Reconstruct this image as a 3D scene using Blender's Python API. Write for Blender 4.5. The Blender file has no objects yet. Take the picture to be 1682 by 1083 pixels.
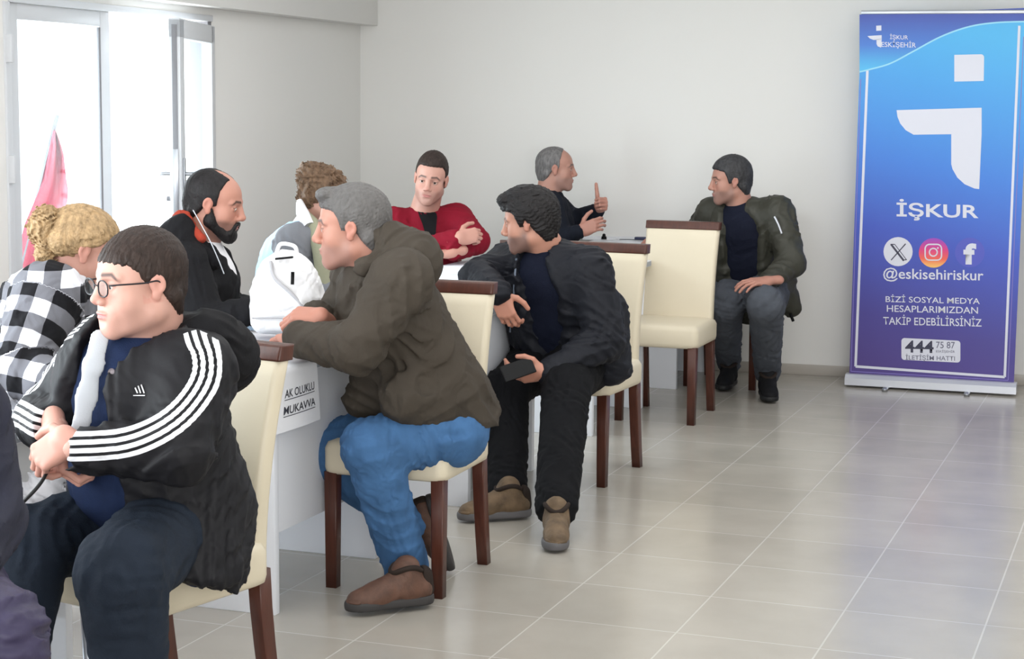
import bpy, bmesh, math, random
import numpy as np
from mathutils import Vector, Matrix

# ------------------------------------------------------------ camera
F, H, TH, RO, YAW = 3000.0, 1.55, math.radians(7.25), 0.010, math.radians(15.6)
def _rz(v, a):
    c, s = math.cos(a), math.sin(a)
    return np.array([v[0]*c - v[1]*s, v[0]*s + v[1]*c, v[2]])
_R0 = np.array([1.0, 0, 0]); _U0 = np.array([0, math.sin(TH), math.cos(TH)])
FWD = _rz(np.array([0, math.cos(TH), -math.sin(TH)]), YAW)
RGT = _rz(math.cos(RO)*_R0 + math.sin(RO)*_U0, YAW)
UPV = _rz(-math.sin(RO)*_R0 + math.cos(RO)*_U0, YAW)
HEAD = _rz(np.array([0, 1.0, 0]), YAW)          # horizontal heading of the camera
SIDE = _rz(np.array([1.0, 0, 0]), YAW)
CAM = np.array([0, 0, H])
S = bpy.context.scene
cd = bpy.data.cameras.new('camera'); cam = bpy.data.objects.new('camera', cd)
S.collection.objects.link(cam)
cd.sensor_fit = 'HORIZONTAL'; cd.sensor_width = 36; cd.lens = 36*F/1682
cd.clip_start = 0.05
m = Matrix.Identity(4)
for i in range(3):
    m[i][0] = RGT[i]; m[i][1] = UPV[i]; m[i][2] = -FWD[i]; m[i][3] = CAM[i]
cam.matrix_world = m
S.camera = cam
def _ray(px, py): return FWD + RGT*(px-841)/F - UPV*(py-541.5)/F
def J(px, py, dep=None, z=None):
    """a measured point of the place: along a line of sight, at a floor distance or a height"""
    d = _ray(px, py)
    if dep is not None: return CAM + d*dep/d.dot(HEAD)
    return CAM + d*(z-H)/d[2]
def JY(px, py, y):
    d = _ray(px, py); return CAM + d*(y/d[1])
def JX(px, py, x):
    d = _ray(px, py); return CAM + d*(x/d[0])

# ------------------------------------------------------------ world, lights, exposure
YW, XW = 10.35, -3.845           # back wall, left wall
w = bpy.data.worlds.new('world'); S.world = w; w.use_nodes = True
bg = w.node_tree.nodes['Background']
bg.inputs[0].default_value = (0.93, 0.97, 1.0, 1); bg.inputs[1].default_value = 2.6
def area(name, loc, target, sx, sy, power, col=(1, 1, 1)):
    l = bpy.data.lights.new(name, 'AREA'); l.shape = 'RECTANGLE'; l.size = sx; l.size_y = sy
    l.energy = power; l.color = col
    o = bpy.data.objects.new(name, l); S.collection.objects.link(o)
    o.location = loc
    o.rotation_euler = (Vector(target)-Vector(loc)).to_track_quat('-Z', 'Y').to_euler()
    return o
area('daylight_left_windows', (-3.7, 2.6, 1.35), (0, 4.2, 1.0), 5.0, 2.0, 165, (0.96, 0.98, 1))
area('daylight_door', (-4.3, 7.3, 1.2), (-1.0, 7.6, 0.7), 1.7, 1.6, 70, (0.93, 0.97, 1))
area('fill_rear', (1.4, -1.7, 1.6), (-1.6, 7.5, 0.9), 4.6, 1.9, 190, (1, 0.985, 0.96))  # soft frontal fill added behind the camera, no window seen there
area('fill_overhead', (-0.6, 6.2, 2.46), (-0.6, 6.2, 0), 4.5, 5.5, 92, (1, 0.99, 0.975))  # broad overhead fill added for even brightness, no ceiling lamp seen
S.view_settings.view_transform = 'Standard'; S.view_settings.look = 'None'
S.view_settings.gamma = 1; S.view_settings.use_curve_mapping = False
S.view_settings.exposure = 0.14

# ------------------------------------------------------------ helpers
def lin(r, g, b):
    f = lambda c: (c/255/12.92 if c/255 <= .04045 else ((c/255+.055)/1.055)**2.4)
    return (f(r), f(g), f(b))
MATS = {}
def mat(name, rgb, rough=.6, metal=0, bump=0, bscale=200, var=0, vscale=8, spec=None, sheen=0, attr=False, coat=0, aniso=None, detail=4):
    if name in MATS: return MATS[name]
    M = bpy.data.materials.new(name); M.use_nodes = True; nt = M.node_tree; N = nt.nodes; L = nt.links
    P = N['Principled BSDF']; c = lin(*rgb)
    P.inputs['Base Color'].default_value = (*c, 1); P.inputs['Roughness'].default_value = rough
    P.inputs['Metallic'].default_value = metal; P.inputs['Specular IOR Level'].default_value = (spec if spec is not None else (.18 if rough >= .75 else .4))
    P.inputs['Coat Weight'].default_value = coat
    if sheen: P.inputs['Sheen Weight'].default_value = sheen
    tc = N.new('ShaderNodeTexCoord'); mp = N.new('ShaderNodeMapping'); L.new(tc.outputs['Object'], mp.inputs[0])
    if aniso: mp.inputs['Scale'].default_value = aniso
    src = None
    if attr:
        a = N.new('ShaderNodeAttribute'); a.attribute_name = 'col'; src = a.outputs['Color']
        L.new(src, P.inputs['Base Color'])
    if var:
        n = N.new('ShaderNodeTexNoise'); n.inputs['Scale'].default_value = vscale; n.inputs['Detail'].default_value = detail
        L.new(mp.outputs[0], n.inputs['Vector'])
        r = N.new('ShaderNodeMapRange'); r.inputs['From Min'].default_value = .3; r.inputs['From Max'].default_value = .7
        r.inputs['To Min'].default_value = 1-var; r.inputs['To Max'].default_value = 1+var
        L.new(n.outputs['Fac'], r.inputs['Value'])
        vm = N.new('ShaderNodeVectorMath'); vm.operation = 'SCALE'
        if src: L.new(src, vm.inputs[0])
        else: vm.inputs[0].default_value = c
        L.new(r.outputs[0], vm.inputs['Scale']); L.new(vm.outputs[0], P.inputs['Base Color'])
    if bump:
        n = N.new('ShaderNodeTexNoise'); n.inputs['Scale'].default_value = bscale; n.inputs['Detail'].default_value = 3
        L.new(mp.outputs[0], n.inputs['Vector'])
        b = N.new('ShaderNodeBump'); b.inputs['Strength'].default_value = bump; b.inputs['Distance'].default_value = .004
        L.new(n.outputs['Fac'], b.inputs['Height']); L.new(b.outputs[0], P.inputs['Normal'])
    MATS[name] = M; return M

def link(o, parent=None):
    S.collection.objects.link(o)
    if parent is not None: o.parent = parent
    return o
def raw(name, verts, faces, m, parent=None, smooth=False, cols=None, attrs=None):
    """one mesh object; verts are world coordinates when the parent is an unrotated Empty"""
    v = np.asarray(verts, float)
    if parent is not None and parent.get('_w'): v = v - np.array(parent.location)
    me = bpy.data.meshes.new(name)
    me.from_pydata(v.tolist(), [], [list(map(int, f)) for f in faces] if not isinstance(faces, np.ndarray) else faces.tolist())
    me.update()
    if smooth: me.polygons.foreach_set('use_smooth', [True]*len(me.polygons))
    if cols is not None:
        a = me.color_attributes.new('col', 'FLOAT_COLOR', 'POINT')
        a.data.foreach_set('color', np.hstack([cols, np.ones((len(cols), 1))]).astype(np.float32).ravel())
    for k, vals in (attrs or {}).items():
        a = me.attributes.new(k, 'FLOAT_VECTOR', 'POINT'); a.data.foreach_set('vector', vals.astype(np.float32).ravel())
    if m: me.materials.append(m)
    return link(bpy.data.objects.new(name, me), parent)
def thing(name, label, cat, loc=(0, 0, 0), rz=0, group=None, world=False):
    o = bpy.data.objects.new(name, None); o.empty_display_size = .1; link(o)
    o.location = loc; o.rotation_euler = (0, 0, rz)
    tag(o, label, cat, group)
    if world: o['_w'] = 1
    return o
def tag(o, label=None, cat=None, group=None, kind=None):
    if label: o['label'] = label
    if cat: o['category'] = cat
    if group: o['group'] = group
    if kind: o['kind'] = kind
    return o
def bmo(name, bm, m, parent=None, smooth=True, angle=35):
    me = bpy.data.meshes.new(name); bm.normal_update(); bm.to_mesh(me); bm.free()
    if m: me.materials.append(m)
    if smooth:
        me.polygons.foreach_set('use_smooth', [True]*len(me.polygons))
        try: me.set_sharp_from_angle(angle=math.radians(angle))
        except Exception: pass
    return link(bpy.data.objects.new(name, me), parent)
def box(bm, c, s, bev=0, rot=None, seg=2):
    r = bmesh.ops.create_cube(bm, size=1)
    vs = r['verts']
    M = Matrix.Translation(Vector(c)) @ (rot.to_4x4() if rot is not None else Matrix.Identity(4)) @ Matrix.Diagonal((*s, 1))
    bmesh.ops.transform(bm, matrix=M, verts=vs)
    if bev:
        es = list({e for v in vs for e in v.link_edges})
        bmesh.ops.bevel(bm, geom=es, offset=bev, segments=seg, affect='EDGES', profile=.5)
def boxo(name, c, s, m, parent=None, bev=.002, rot=None, seg=2):
    bm = bmesh.new(); box(bm, c, s, bev, rot, seg); return bmo(name, bm, m, parent)
def tubeo(name, pts, r, m, parent=None, seg=10, smoothpts=True):
    """swept round tube"""
    P = [np.array(p, float) for p in pts]
    if smoothpts and len(P) > 2:
        Q = []
        for i in range(len(P)-1):
            p0 = P[max(i-1, 0)]; p1 = P[i]; p2 = P[i+1]; p3 = P[min(i+2, len(P)-1)]
            for t in np.linspace(0, 1, 8, endpoint=False):
                Q.append(.5*((2*p1)+(-p0+p2)*t+(2*p0-5*p1+4*p2-p3)*t*t+(-p0+3*p1-3*p2+p3)*t**3))
        Q.append(P[-1]); P = Q
    rr = r if hasattr(r, '__len__') else [r]*len(P)
    if len(rr) != len(P): rr = np.interp(np.linspace(0, 1, len(P)), np.linspace(0, 1, len(rr)), rr)
    V = []; Fc = []; up = np.array([0.13, 0.21, 1.0])
    for i, p in enumerate(P):
        t = P[min(i+1, len(P)-1)]-P[max(i-1, 0)]; t = t/np.linalg.norm(t)
        a = np.cross(t, up); a /= np.linalg.norm(a); b = np.cross(t, a); up = np.cross(a, t)
        for k in range(seg):
            an = 2*math.pi*k/seg; V.append(p+rr[i]*(math.cos(an)*a+math.sin(an)*b))
    for i in range(len(P)-1):
        for k in range(seg):
            k2 = (k+1) % seg; Fc.append((i*seg+k, i*seg+k2, (i+1)*seg+k2, (i+1)*seg+k))
    Fc.append(tuple(range(seg))); Fc.append(tuple(range((len(P)-1)*seg, len(P)*seg))[::-1])
    return raw(name, V, Fc, m, parent, True)
def loft(name, secs, m, parent=None, smooth=True):
    n = len(secs[0]); V = [p for s in secs for p in s]; Fc = []
    for i in range(len(secs)-1):
        for k in range(n):
            k2 = (k+1) % n; Fc.append((i*n+k, i*n+k2, (i+1)*n+k2, (i+1)*n+k))
    Fc.append(tuple(range(n))[::-1]); Fc.append(tuple(range((len(secs)-1)*n, len(secs)*n)))
    return raw(name, V, Fc, m, parent, smooth)
def rrect(cx, cy, hx, hy, r, z, n=4, dz=None):
    out = []
    for (sx, sy, a0) in ((1, 1, 0), (-1, 1, 90), (-1, -1, 180), (1, -1, 270)):
        for k in range(n+1):
            a = math.radians(a0+90*k/n)
            out.append((cx+sx*(hx-r)+r*math.cos(a), cy+sy*(hy-r)+r*math.sin(a), z))
    return out

# ------------------------------------------------------------ implicit surfaces -> mesh
def nrm(v): v = np.asarray(v, float); return v/(np.linalg.norm(v)+1e-12)
def _bounded(f, c, R):
    def g(P):
        d0 = np.sqrt(((P-c)**2).sum(1))-R
        out = d0.copy(); mk = d0 < .07
        if mk.any(): out[mk] = f(P[mk])
        return out
    g.c = np.asarray(c, float); g.R = R; return g
def cap(a, b, ra, rb=None, w=None, sq=1.0):
    """tapered capsule; w, sq: squash factor of the section in directions other than w"""
    a = np.asarray(a, float); b = np.asarray(b, float); rb = ra if rb is None else rb
    ab = b-a; L2 = ab.dot(ab)+1e-12
    if w is not None:
        w = nrm(w); t = ab/math.sqrt(L2); w = nrm(w-t*w.dot(t)); o = nrm(np.cross(t, w))
    def f(P):
        q = P-a; t_ = np.clip(q@ab/L2, 0, 1); r = ra+(rb-ra)*t_; e = q-t_[:, None]*ab
        if w is None: return np.sqrt((e**2).sum(1))-r
        e = e+(e@o)[:, None]*o*(1/sq-1)
        return (np.sqrt((e**2).sum(1))-r)*min(1, sq*1.15)
    return _bounded(f, (a+b)/2, math.sqrt(L2)/2+max(ra, rb))
def ell(c, r, ax=None):
    c = np.asarray(c, float); r = np.asarray(r, float); A = np.eye(3) if ax is None else np.array(ax)
    def f(P):
        q = (P-c)@A.T/r; k0 = np.sqrt((q**2).sum(1)); k1 = np.sqrt(((q/r)**2).sum(1))+1e-9
        return k0*(k0-1)/k1
    return _bounded(f, c, r.max())
def rbx(c, h, r, ax=None):
    c = np.asarray(c, float); h = np.asarray(h, float); A = np.eye(3) if ax is None else np.array(ax)
    def f(P):
        q = np.abs((P-c)@A.T)-(h-r)
        return np.sqrt((np.maximum(q, 0)**2).sum(1))+np.minimum(q.max(1), 0)-r
    return _bounded(f, c, float(np.linalg.norm(h)))
def half(p, n):
    p = np.asarray(p, float); n = nrm(n)
    f = lambda P: (P-p)@n
    f.c = None; return f
def smin(a, b, k):
    if k <= 0: return np.minimum(a, b)
    h = np.clip(.5+.5*(b-a)/k, 0, 1); return b*(1-h)+a*h-k*h*(1-h)
def field(ops):
    def f(P):
        d = np.full(len(P), 10.0)
        for o, g, k in ops:
            e = g(P)
            if o == 'u': d = smin(d, e, k)
            elif o == 's': d = -smin(-d, e, k)
            elif o == 'i': d = -smin(-d, -e, k)
        return d
    return f
def bounds(ops):
    lo = np.full(3, 1e9); hi = -lo
    for o, g, k in ops:
        if o == 'u' and g.c is not None: lo = np.minimum(lo, g.c-g.R); hi = np.maximum(hi, g.c+g.R)
    return lo, hi
def nets(f, lo, hi, h):
    lo = lo-3*h; n = np.ceil((hi+3*h-lo)/h).astype(int); n = (np.ceil(n/4)*4+1).astype(int)
    cs = [lo[i]+np.arange(2*h, (n[i]-1)*h, 4*h) for i in range(3)]
    G = np.stack(np.meshgrid(*cs, indexing='ij'), -1); sh = G.shape[:3]
    D = f(G.reshape(-1, 3)).reshape(sh)
    V = np.repeat(np.repeat(np.repeat(D, 4, 0), 4, 1), 4, 2)
    V = np.pad(V, [(0, 1)]*3, mode='edge')[:n[0], :n[1], :n[2]]
    near = np.abs(V) < 5.2*h+.004
    ii = np.argwhere(near)
    V[near] = f(lo+ii*h)
    V = np.where(V == 0, 1e-7, V); I = V < 0
    s = tuple(x-1 for x in V.shape)
    def sl(d): return tuple(slice(d[k], d[k]+s[k]) for k in range(3))
    cn = [(a, b, c) for a in (0, 1) for b in (0, 1) for c in (0, 1)]
    tot = sum(I[sl(c)].astype(np.int8) for c in cn); act = (tot > 0) & (tot < 8)
    idx = -np.ones(s, int); A = np.argwhere(act); idx[act] = np.arange(len(A))
    acc = np.zeros((len(A), 3)); cnt = np.zeros(len(A))
    for a in cn:
        for ax in range(3):
            if a[ax]: continue
            b = list(a); b[ax] = 1
            va = V[tuple((A+a).T)]; vb = V[tuple((A+b).T)]; mk = (va < 0) != (vb < 0)
            t = np.where(mk, va/(va-vb+1e-15), 0)
            p = np.tile(np.array(a, float), (len(A), 1)); p[:, ax] += t
            acc[mk] += p[mk]; cnt[mk] += 1
    verts = lo+h*(A+acc/cnt[:, None]); Q = []
    for ax in range(3):
        o1, o2 = (ax+1) % 3, (ax+2) % 3
        a0 = [slice(0, None)]*3; a1 = [slice(0, None)]*3; a0[ax] = slice(0, -1); a1[ax] = slice(1, None)
        E = I[tuple(a0)] != I[tuple(a1)]; K = np.argwhere(E)
        K = K[(K[:, o1] > 0) & (K[:, o2] > 0) & (K[:, o1] < s[o1]) & (K[:, o2] < s[o2])]
        e1 = np.zeros(3, int); e1[o1] = 1; e2 = np.zeros(3, int); e2[o2] = 1
        q = np.stack([idx[tuple((K-e1-e2).T)], idx[tuple((K-e2).T)], idx[tuple(K.T)], idx[tuple((K-e1).T)]], 1)
        ins = I[tuple(K.T)]; q[~ins] = q[~ins][:, ::-1]; Q.append(q)
    return verts, np.vstack(Q)
def net(name, ops, h, m, parent=None, disp=None, colf=None, attrs=None, extra=None):
    f0 = field(ops); f = (lambda P: f0(P)+disp(P)) if disp else f0
    lo, hi = bounds(ops); v, q = nets(f, lo, hi, h)
    cols = colf(v) if colf else None
    if extra:
        for (v2, q2, c2) in extra:
            q = list(map(tuple, q)) if isinstance(q, np.ndarray) else q
            q += [tuple(int(i)+len(v) for i in t) for t in q2]; v = np.vstack([v, v2])
            if cols is not None: cols = np.vstack([cols, c2])
    at = {k: g(v) for k, g in attrs.items()} if attrs else None
    return raw(name, v, q, m, parent, True, cols, at)
def folds(seed, wl=.07, amp=.004, stretch=None, sharp=.6):
    """creased cloth: warped ridges"""
    R = np.random.RandomState(seed); D = R.normal(size=(4, 3)); D /= np.linalg.norm(D, axis=1)[:, None]
    if stretch is not None:
        st = nrm(stretch); D = D-.75*(D@st)[:, None]*st; D /= np.linalg.norm(D, axis=1)[:, None]
    ph = R.uniform(0, 6.28, 12); fr = 2*math.pi/wl*R.uniform(.7, 1.5, 4); W = R.normal(size=(7, 3)); W /= np.linalg.norm(W, axis=1)[:, None]
    def f(P):
        q = P+.35*wl*np.sin(P@W[:3].T*(2*math.pi/(wl*2.3))+ph[:3])
        s = np.zeros(len(P))
        for i in range(4):
            a = np.sin(q@D[i]*fr[i]+ph[4+i]); mk = np.clip(.45+1.1*np.sin(P@W[3+i]*(2*math.pi/(wl*3.1))+ph[8+i]), 0, 1)
            s += mk*((1-sharp)*a-sharp*(2*np.abs(a)-1))
        return -amp*s/1.7
    return f
def strands(seed, d, wl=.006, amp=.0018):
    """hair: ridges running along d"""
    R = np.random.RandomState(seed); d = nrm(d); a = nrm(np.cross(d, [.3, .5, .8])); b = np.cross(d, a); ph = R.uniform(0, 6, 8)
    def f(P):
        u = P@a; v = P@b; t = P@d
        u = u+.006*np.sin(t*60+ph[0]+v*50)+.003*np.sin(t*130+ph[1]); v = v+.006*np.sin(t*55+ph[2]+u*40)
        return -amp*(np.sin(u*6.28/wl+ph[3])+.8*np.sin(v*6.28/wl*1.1+ph[4])+.8*np.sin((u+v)*6.28/wl*.43+ph[5])+np.sin((u-v)*6.28/wl*.23+ph[6]))/2
    return f
def add(*fs): return lambda P: sum(f(P) for f in fs)
#PART2
# ------------------------------------------------------------ materials
WALL = mat('wall_paint', (230, 229, 226), .75, bump=.05, bscale=300)
CEIL = mat('ceiling_paint', (232, 232, 232), .8)
BASE = mat('baseboard_tile', (176, 170, 162), .35)
ALU = mat('white_aluminium', (205, 208, 212), .35)
SEAL = mat('grey_seal', (120, 120, 124), .5)
STEEL = mat('brushed_steel', (170, 174, 180), .3, metal=.8)
DESKM = mat('white_laminate', (226, 229, 236), .42, bump=.02, bscale=60)
DESKE = mat('laminate_edge', (150, 156, 166), .5)
CREAM = mat('cream_leatherette', (206, 196, 174), .42, bump=.05, bscale=260, var=.02, vscale=5)
WOOD = mat('dark_stained_wood', (74, 40, 30), .35, bump=.08, bscale=40, var=.2, vscale=14, aniso=(6, 6, .5))
def glassm():
    M = bpy.data.materials.new('window_glass'); M.use_nodes = True; nt = M.node_tree
    nt.nodes.remove(nt.nodes['Principled BSDF']); o = nt.nodes['Material Output']
    t = nt.nodes.new('ShaderNodeBsdfTransparent'); t.inputs[0].default_value = (.93, .97, .98, 1)
    g = nt.nodes.new('ShaderNodeBsdfGlossy'); g.inputs['Roughness'].default_value = .02
    x = nt.nodes.new('ShaderNodeMixShader'); x.inputs[0].default_value = .06; nt.links.new(t.outputs[0], x.inputs[1]); nt.links.new(g.outputs[0], x.inputs[2])
    nt.links.new(x.outputs[0], o.inputs[0]); return M
GLASS = glassm()
def floorm():
    M = bpy.data.materials.new('floor_tiles'); M.use_nodes = True; nt = M.node_tree; N = nt.nodes; L = nt.links; P = N['Principled BSDF']
    tc = N.new('ShaderNodeTexCoord'); mp = N.new('ShaderNodeMapping'); L.new(tc.outputs['Object'], mp.inputs[0])
    mp.inputs['Rotation'].default_value = (0, 0, math.radians(4.3)); mp.inputs['Location'].default_value = (1.726, -5.046, 0)
    b = N.new('ShaderNodeTexBrick'); b.offset = 0; b.inputs['Scale'].default_value = 1
    b.inputs['Brick Width'].default_value = .42; b.inputs['Row Height'].default_value = .42
    b.inputs['Mortar Size'].default_value = .0032; b.inputs['Mortar Smooth'].default_value = .3
    b.inputs['Color1'].default_value = (*lin(167, 162, 153), 1); b.inputs['Color2'].default_value = (*lin(162, 157, 148), 1)
    b.inputs['Mortar'].default_value = (*lin(188, 184, 177), 1); L.new(mp.outputs[0], b.inputs['Vector'])
    n = N.new('ShaderNodeTexNoise'); n.inputs['Scale'].default_value = 3.2; n.inputs['Detail'].default_value = 6; L.new(mp.outputs[0], n.inputs['Vector'])
    r = N.new('ShaderNodeMapRange'); r.inputs['From Min'].default_value = .3; r.inputs['From Max'].default_value = .7
    r.inputs['To Min'].default_value = .93; r.inputs['To Max'].default_value = 1.06; L.new(n.outputs['Fac'], r.inputs['Value'])
    v = N.new('ShaderNodeVectorMath'); v.operation = 'SCALE'; L.new(b.outputs['Color'], v.inputs[0]); L.new(r.outputs[0], v.inputs['Scale'])
    L.new(v.outputs[0], P.inputs['Base Color']); P.inputs['Specular IOR Level'].default_value = .55
    r2 = N.new('ShaderNodeMapRange'); r2.inputs['To Min'].default_value = .17; r2.inputs['To Max'].default_value = .27
    L.new(n.outputs['Fac'], r2.inputs['Value']); L.new(r2.outputs[0], P.inputs['Roughness'])
    bp_ = N.new('ShaderNodeBump'); bp_.inputs['Strength'].default_value = .25; bp_.inputs['Distance'].default_value = .002
    L.new(b.outputs['Fac'], bp_.inputs['Height']); bp_.invert = True; L.new(bp_.outputs[0], P.inputs['Normal'])
    return M
# ------------------------------------------------------------ room shell
XR, YB, ZC = 2.7, -2.6, 2.55
def st(o): return tag(o, kind='structure')
st(boxo('floor', ((XW+XR)/2, (YW+YB)/2, -.05), (XR-XW+.3, YW-YB+.3, .1), floorm(), bev=0))
st(boxo('wall_back', ((XW+XR)/2, YW+.075, ZC/2), (XR-XW+.3, .15, ZC), WALL, bev=0))
st(boxo('wall_right', (XR+.075, (YW+YB)/2, ZC/2), (.15, YW-YB, ZC), WALL, bev=0))
bm = bmesh.new()       # rear wall with a wide window opening
for c, s in (((XW+.6, YB-.07, ZC/2), (1.5, .15, ZC)), ((-.4, YB-.07, .35), (6.6, .15, .7)), ((-.4, YB-.07, 2.45), (6.6, .15, .2))): box(bm, c, s)
st(bmo('wall_rear', bm, WALL))
bm = bmesh.new()
Y0, Y1 = 6.42, 8.275
for a, b, z0, z1 in ((Y1, YW, 0, ZC), (Y0, Y1, 1.90, ZC), (5.3, Y0, 0, ZC), (.1, 5.3, 0, .55), (.1, 5.3, 2.25, ZC), (YB, .1, 0, ZC)):
    box(bm, (XW-.1, (a+b)/2, (z0+z1)/2), (.2, b-a, z1-z0))
st(bmo('wall_left', bm, WALL))
st(boxo('ceiling', ((XW+XR)/2, (YW+YB)/2, ZC+.05), (XR-XW+.3, YW-YB+.3, .1), CEIL, bev=0))
st(boxo('trim_1', (XW+.055, (YW+YB)/2, (1.963+ZC)/2), (.11, YW-YB, ZC-1.963), WALL, bev=.003))      # beam along the left wall
st(boxo('baseboard_back', ((XW+XR)/2, YW-.006, .03), (XR-XW, .012, .06), BASE, bev=.002))
st(boxo('baseboard_left', (XW+.006, (Y1+YW)/2, .03), (.012, YW-Y1, .06), BASE, bev=.002))
st(boxo('ground_outside', (XW-6.2, 5, -.12), (12, 26, .1), mat('pale_paving', (225, 225, 220), .8), bev=0))
# left window strip out of view on the left, with its own frame
wf = st(boxo('window_2', (XW-.1, 2.7, 1.4), (.012, 5.2, 1.7), GLASS, bev=0))
bm = bmesh.new()
for yy in (.13, 1.4, 2.7, 4.0, 5.27): box(bm, (XW-.1, yy, 1.4), (.06, .06, 1.7))
box(bm, (XW-.1, 2.7, .58), (.06, 5.2, .06)); box(bm, (XW-.1, 2.7, 2.22), (.06, 5.2, .06))
bmo('window_frame', bm, ALU, wf)
# glazed entrance: fixed leaf (window_1), open leaf (door_1)
w1 = st(boxo('window_1', (XW-.05, 6.85, .98), (.008, .66, 1.72), GLASS, bev=0))
bm = bmesh.new()
box(bm, (XW-.05, 6.475, .95), (.07, .075, 1.9), .004); box(bm, (XW-.05, 7.225, .95), (.07, .09, 1.9), .004)
box(bm, (XW-.05, 6.85, 1.868), (.07, .68, .065), .004); box(bm, (XW-.05, 6.85, .06), (.07, .68, .12), .004)
bmo('window_frame', bm, ALU, w1)
boxo('glazing_bead', (XW-.012, 7.165, .98), (.012, .016, 1.7), SEAL, w1, .002)
bm = bmesh.new()
box(bm, (XW-.05, Y1-.02, .95), (.1, .04, 1.9), .003)
t2 = st(bmo('trim_2', bm, SEAL))
bm = bmesh.new(); box(bm, (XW-.05, (Y0+Y1)/2, 1.915), (.12, Y1-Y0, .03), .003); box(bm, (XW-.05, Y0-.02, .95), (.12, .04, 1.9), .003)
st(bmo('trim_3', bm, ALU))
bm = bmesh.new()
for zz in (.5, 1.25, 1.72): box(bm, (XW+.02, Y0-.03, zz), (.03, .02, .11), .004)
tag(bmo('hinge', bm, ALU, bpy.data.objects['trim_3']))
ps = math.radians(15.5); HX, HY = XW+.01, 8.235
R3 = Matrix.Rotation(ps, 4, 'Z')       # local -y runs from hinge to free edge
d1 = tag(thing('door_1', None, None, (HX, HY, 0), ps), kind='structure')
LW = .93
boxo('glass', (0, -LW/2, 1.02), (.008, LW-.16, 1.62), GLASS, d1, 0)
bm = bmesh.new()
box(bm, (0, -.05, .95), (.05, .09, 1.85), .004); box(bm, (0, -LW+.05, .95), (.05, .1, 1.85), .004)
box(bm, (0, -LW/2, 1.835), (.05, LW, .085), .004); box(bm, (0, -LW/2, .1), (.05, LW, .16), .004)
bmo('leaf_frame', bm, ALU, d1)
boxo('edge_strip', (0, -LW-.002, .95), (.022, .006, 1.8), SEAL, d1, .001)
boxo('lock_plate', (0, -LW-.006, 1.17), (.024, .004, .28), STEEL, d1, .001)
for sx in (1, -1):
    boxo('handle_plate', (sx*.029, -LW+.05, 1.16), (.008, .035, .22), STEEL, d1, .003)
    tubeo('handle', [(sx*.03, -LW+.05, 1.20), (sx*.075, -LW+.05, 1.20), (sx*.08, -LW+.07, 1.20), (sx*.08, -LW+.17, 1.20)], .009, STEEL, d1)
    tubeo('lock_cylinder', [(sx*.03, -LW+.05, 1.09), (sx*.05, -LW+.05, 1.09)], .011, SEAL, d1, smoothpts=False)

# flag outside, beyond the glass
fl = thing('hanging_flag', 'pale pink banner flag hanging on a slanted pole outside the glazed entrance', 'flag', (XW-1.6, 7.75, 0), world=True)
FLM = mat('flag_cloth', (222, 130, 146), .8)  # red cloth paled to pink, with the outdoor glare put into its colour
def fp(px, py, x=XW-1.6): return JX(px, py, x)
V = []; Fc = []; nn = 14
for i in range(nn+1):
    t = i/nn; y = 215+(480-215)*t
    xl = np.interp(t, [0, .3, .6, 1], [88, 72, 38, 22]); xr = np.interp(t, [0, .12, .4, .7, 1], [92, 104, 112, 92, 72])
    for k in range(9):
        q = k/8; p = fp(xl+(xr-xl)*q, y, XW-1.6+.05*math.sin(q*7+t*3)); V.append(p)
for i in range(nn):
    for k in range(8): Fc.append((i*9+k, i*9+k+1, i*9+k+10, i*9+k+9))
fo = raw('cloth', V, Fc, FLM, fl, True); sm = fo.modifiers.new('t', 'SOLIDIFY'); sm.thickness = .004
tubeo('pole', [fp(94, 190), fp(60, 330), fp(20, 492)-np.array([0, 0, .0]), fp(-40, 760)], .012, STEEL, fl, smoothpts=False)

# ------------------------------------------------------------ desks
DA = math.radians(-4.3)
def desk(label, x, y, depth=.76, wid=.85, far=True):
    """x, y: near right foot corner; local x to the right, local y away"""
    t = thing('desk', label, 'desk', (x, y, 0), DA, 'white laminate desks standing in a row')
    boxo('desktop', (-wid/2+.0125, depth/2, .735), (wid+.035, depth+.0, .03), DESKM, t, .003)
    boxo('front_panel', (-wid/2, .015, .36), (wid, .03, .72), DESKM, t, .002)
    boxo('rear_panel', (-wid/2, depth-.015, .36), (wid, .03, .72), DESKM, t, .002)
    boxo('end_apron', (-.03, depth/2, .478), (.018, depth-.062, .482), DESKM, t, .002)
    boxo('edge_band', (.0305, depth/2, .7345), (.0015, depth-.02, .022), DESKE, t, 0)
    return t
desk('white desk with a black laptop, nearest to the camera at the left edge', -2.345, 3.30)
desk('white desk with the white backpack and a taped paper sign', -2.107, 4.938, .76, .80)
desk('white desk hidden between the leather backed chair and the black jacket', -1.985, 6.51)
desk('white desk under the arms of the person in the red sweater', -1.872, 8.09, .86, .80)
desk('white desk with scattered papers against the back wall', -1.757, 9.58, .70, .62)

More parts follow.
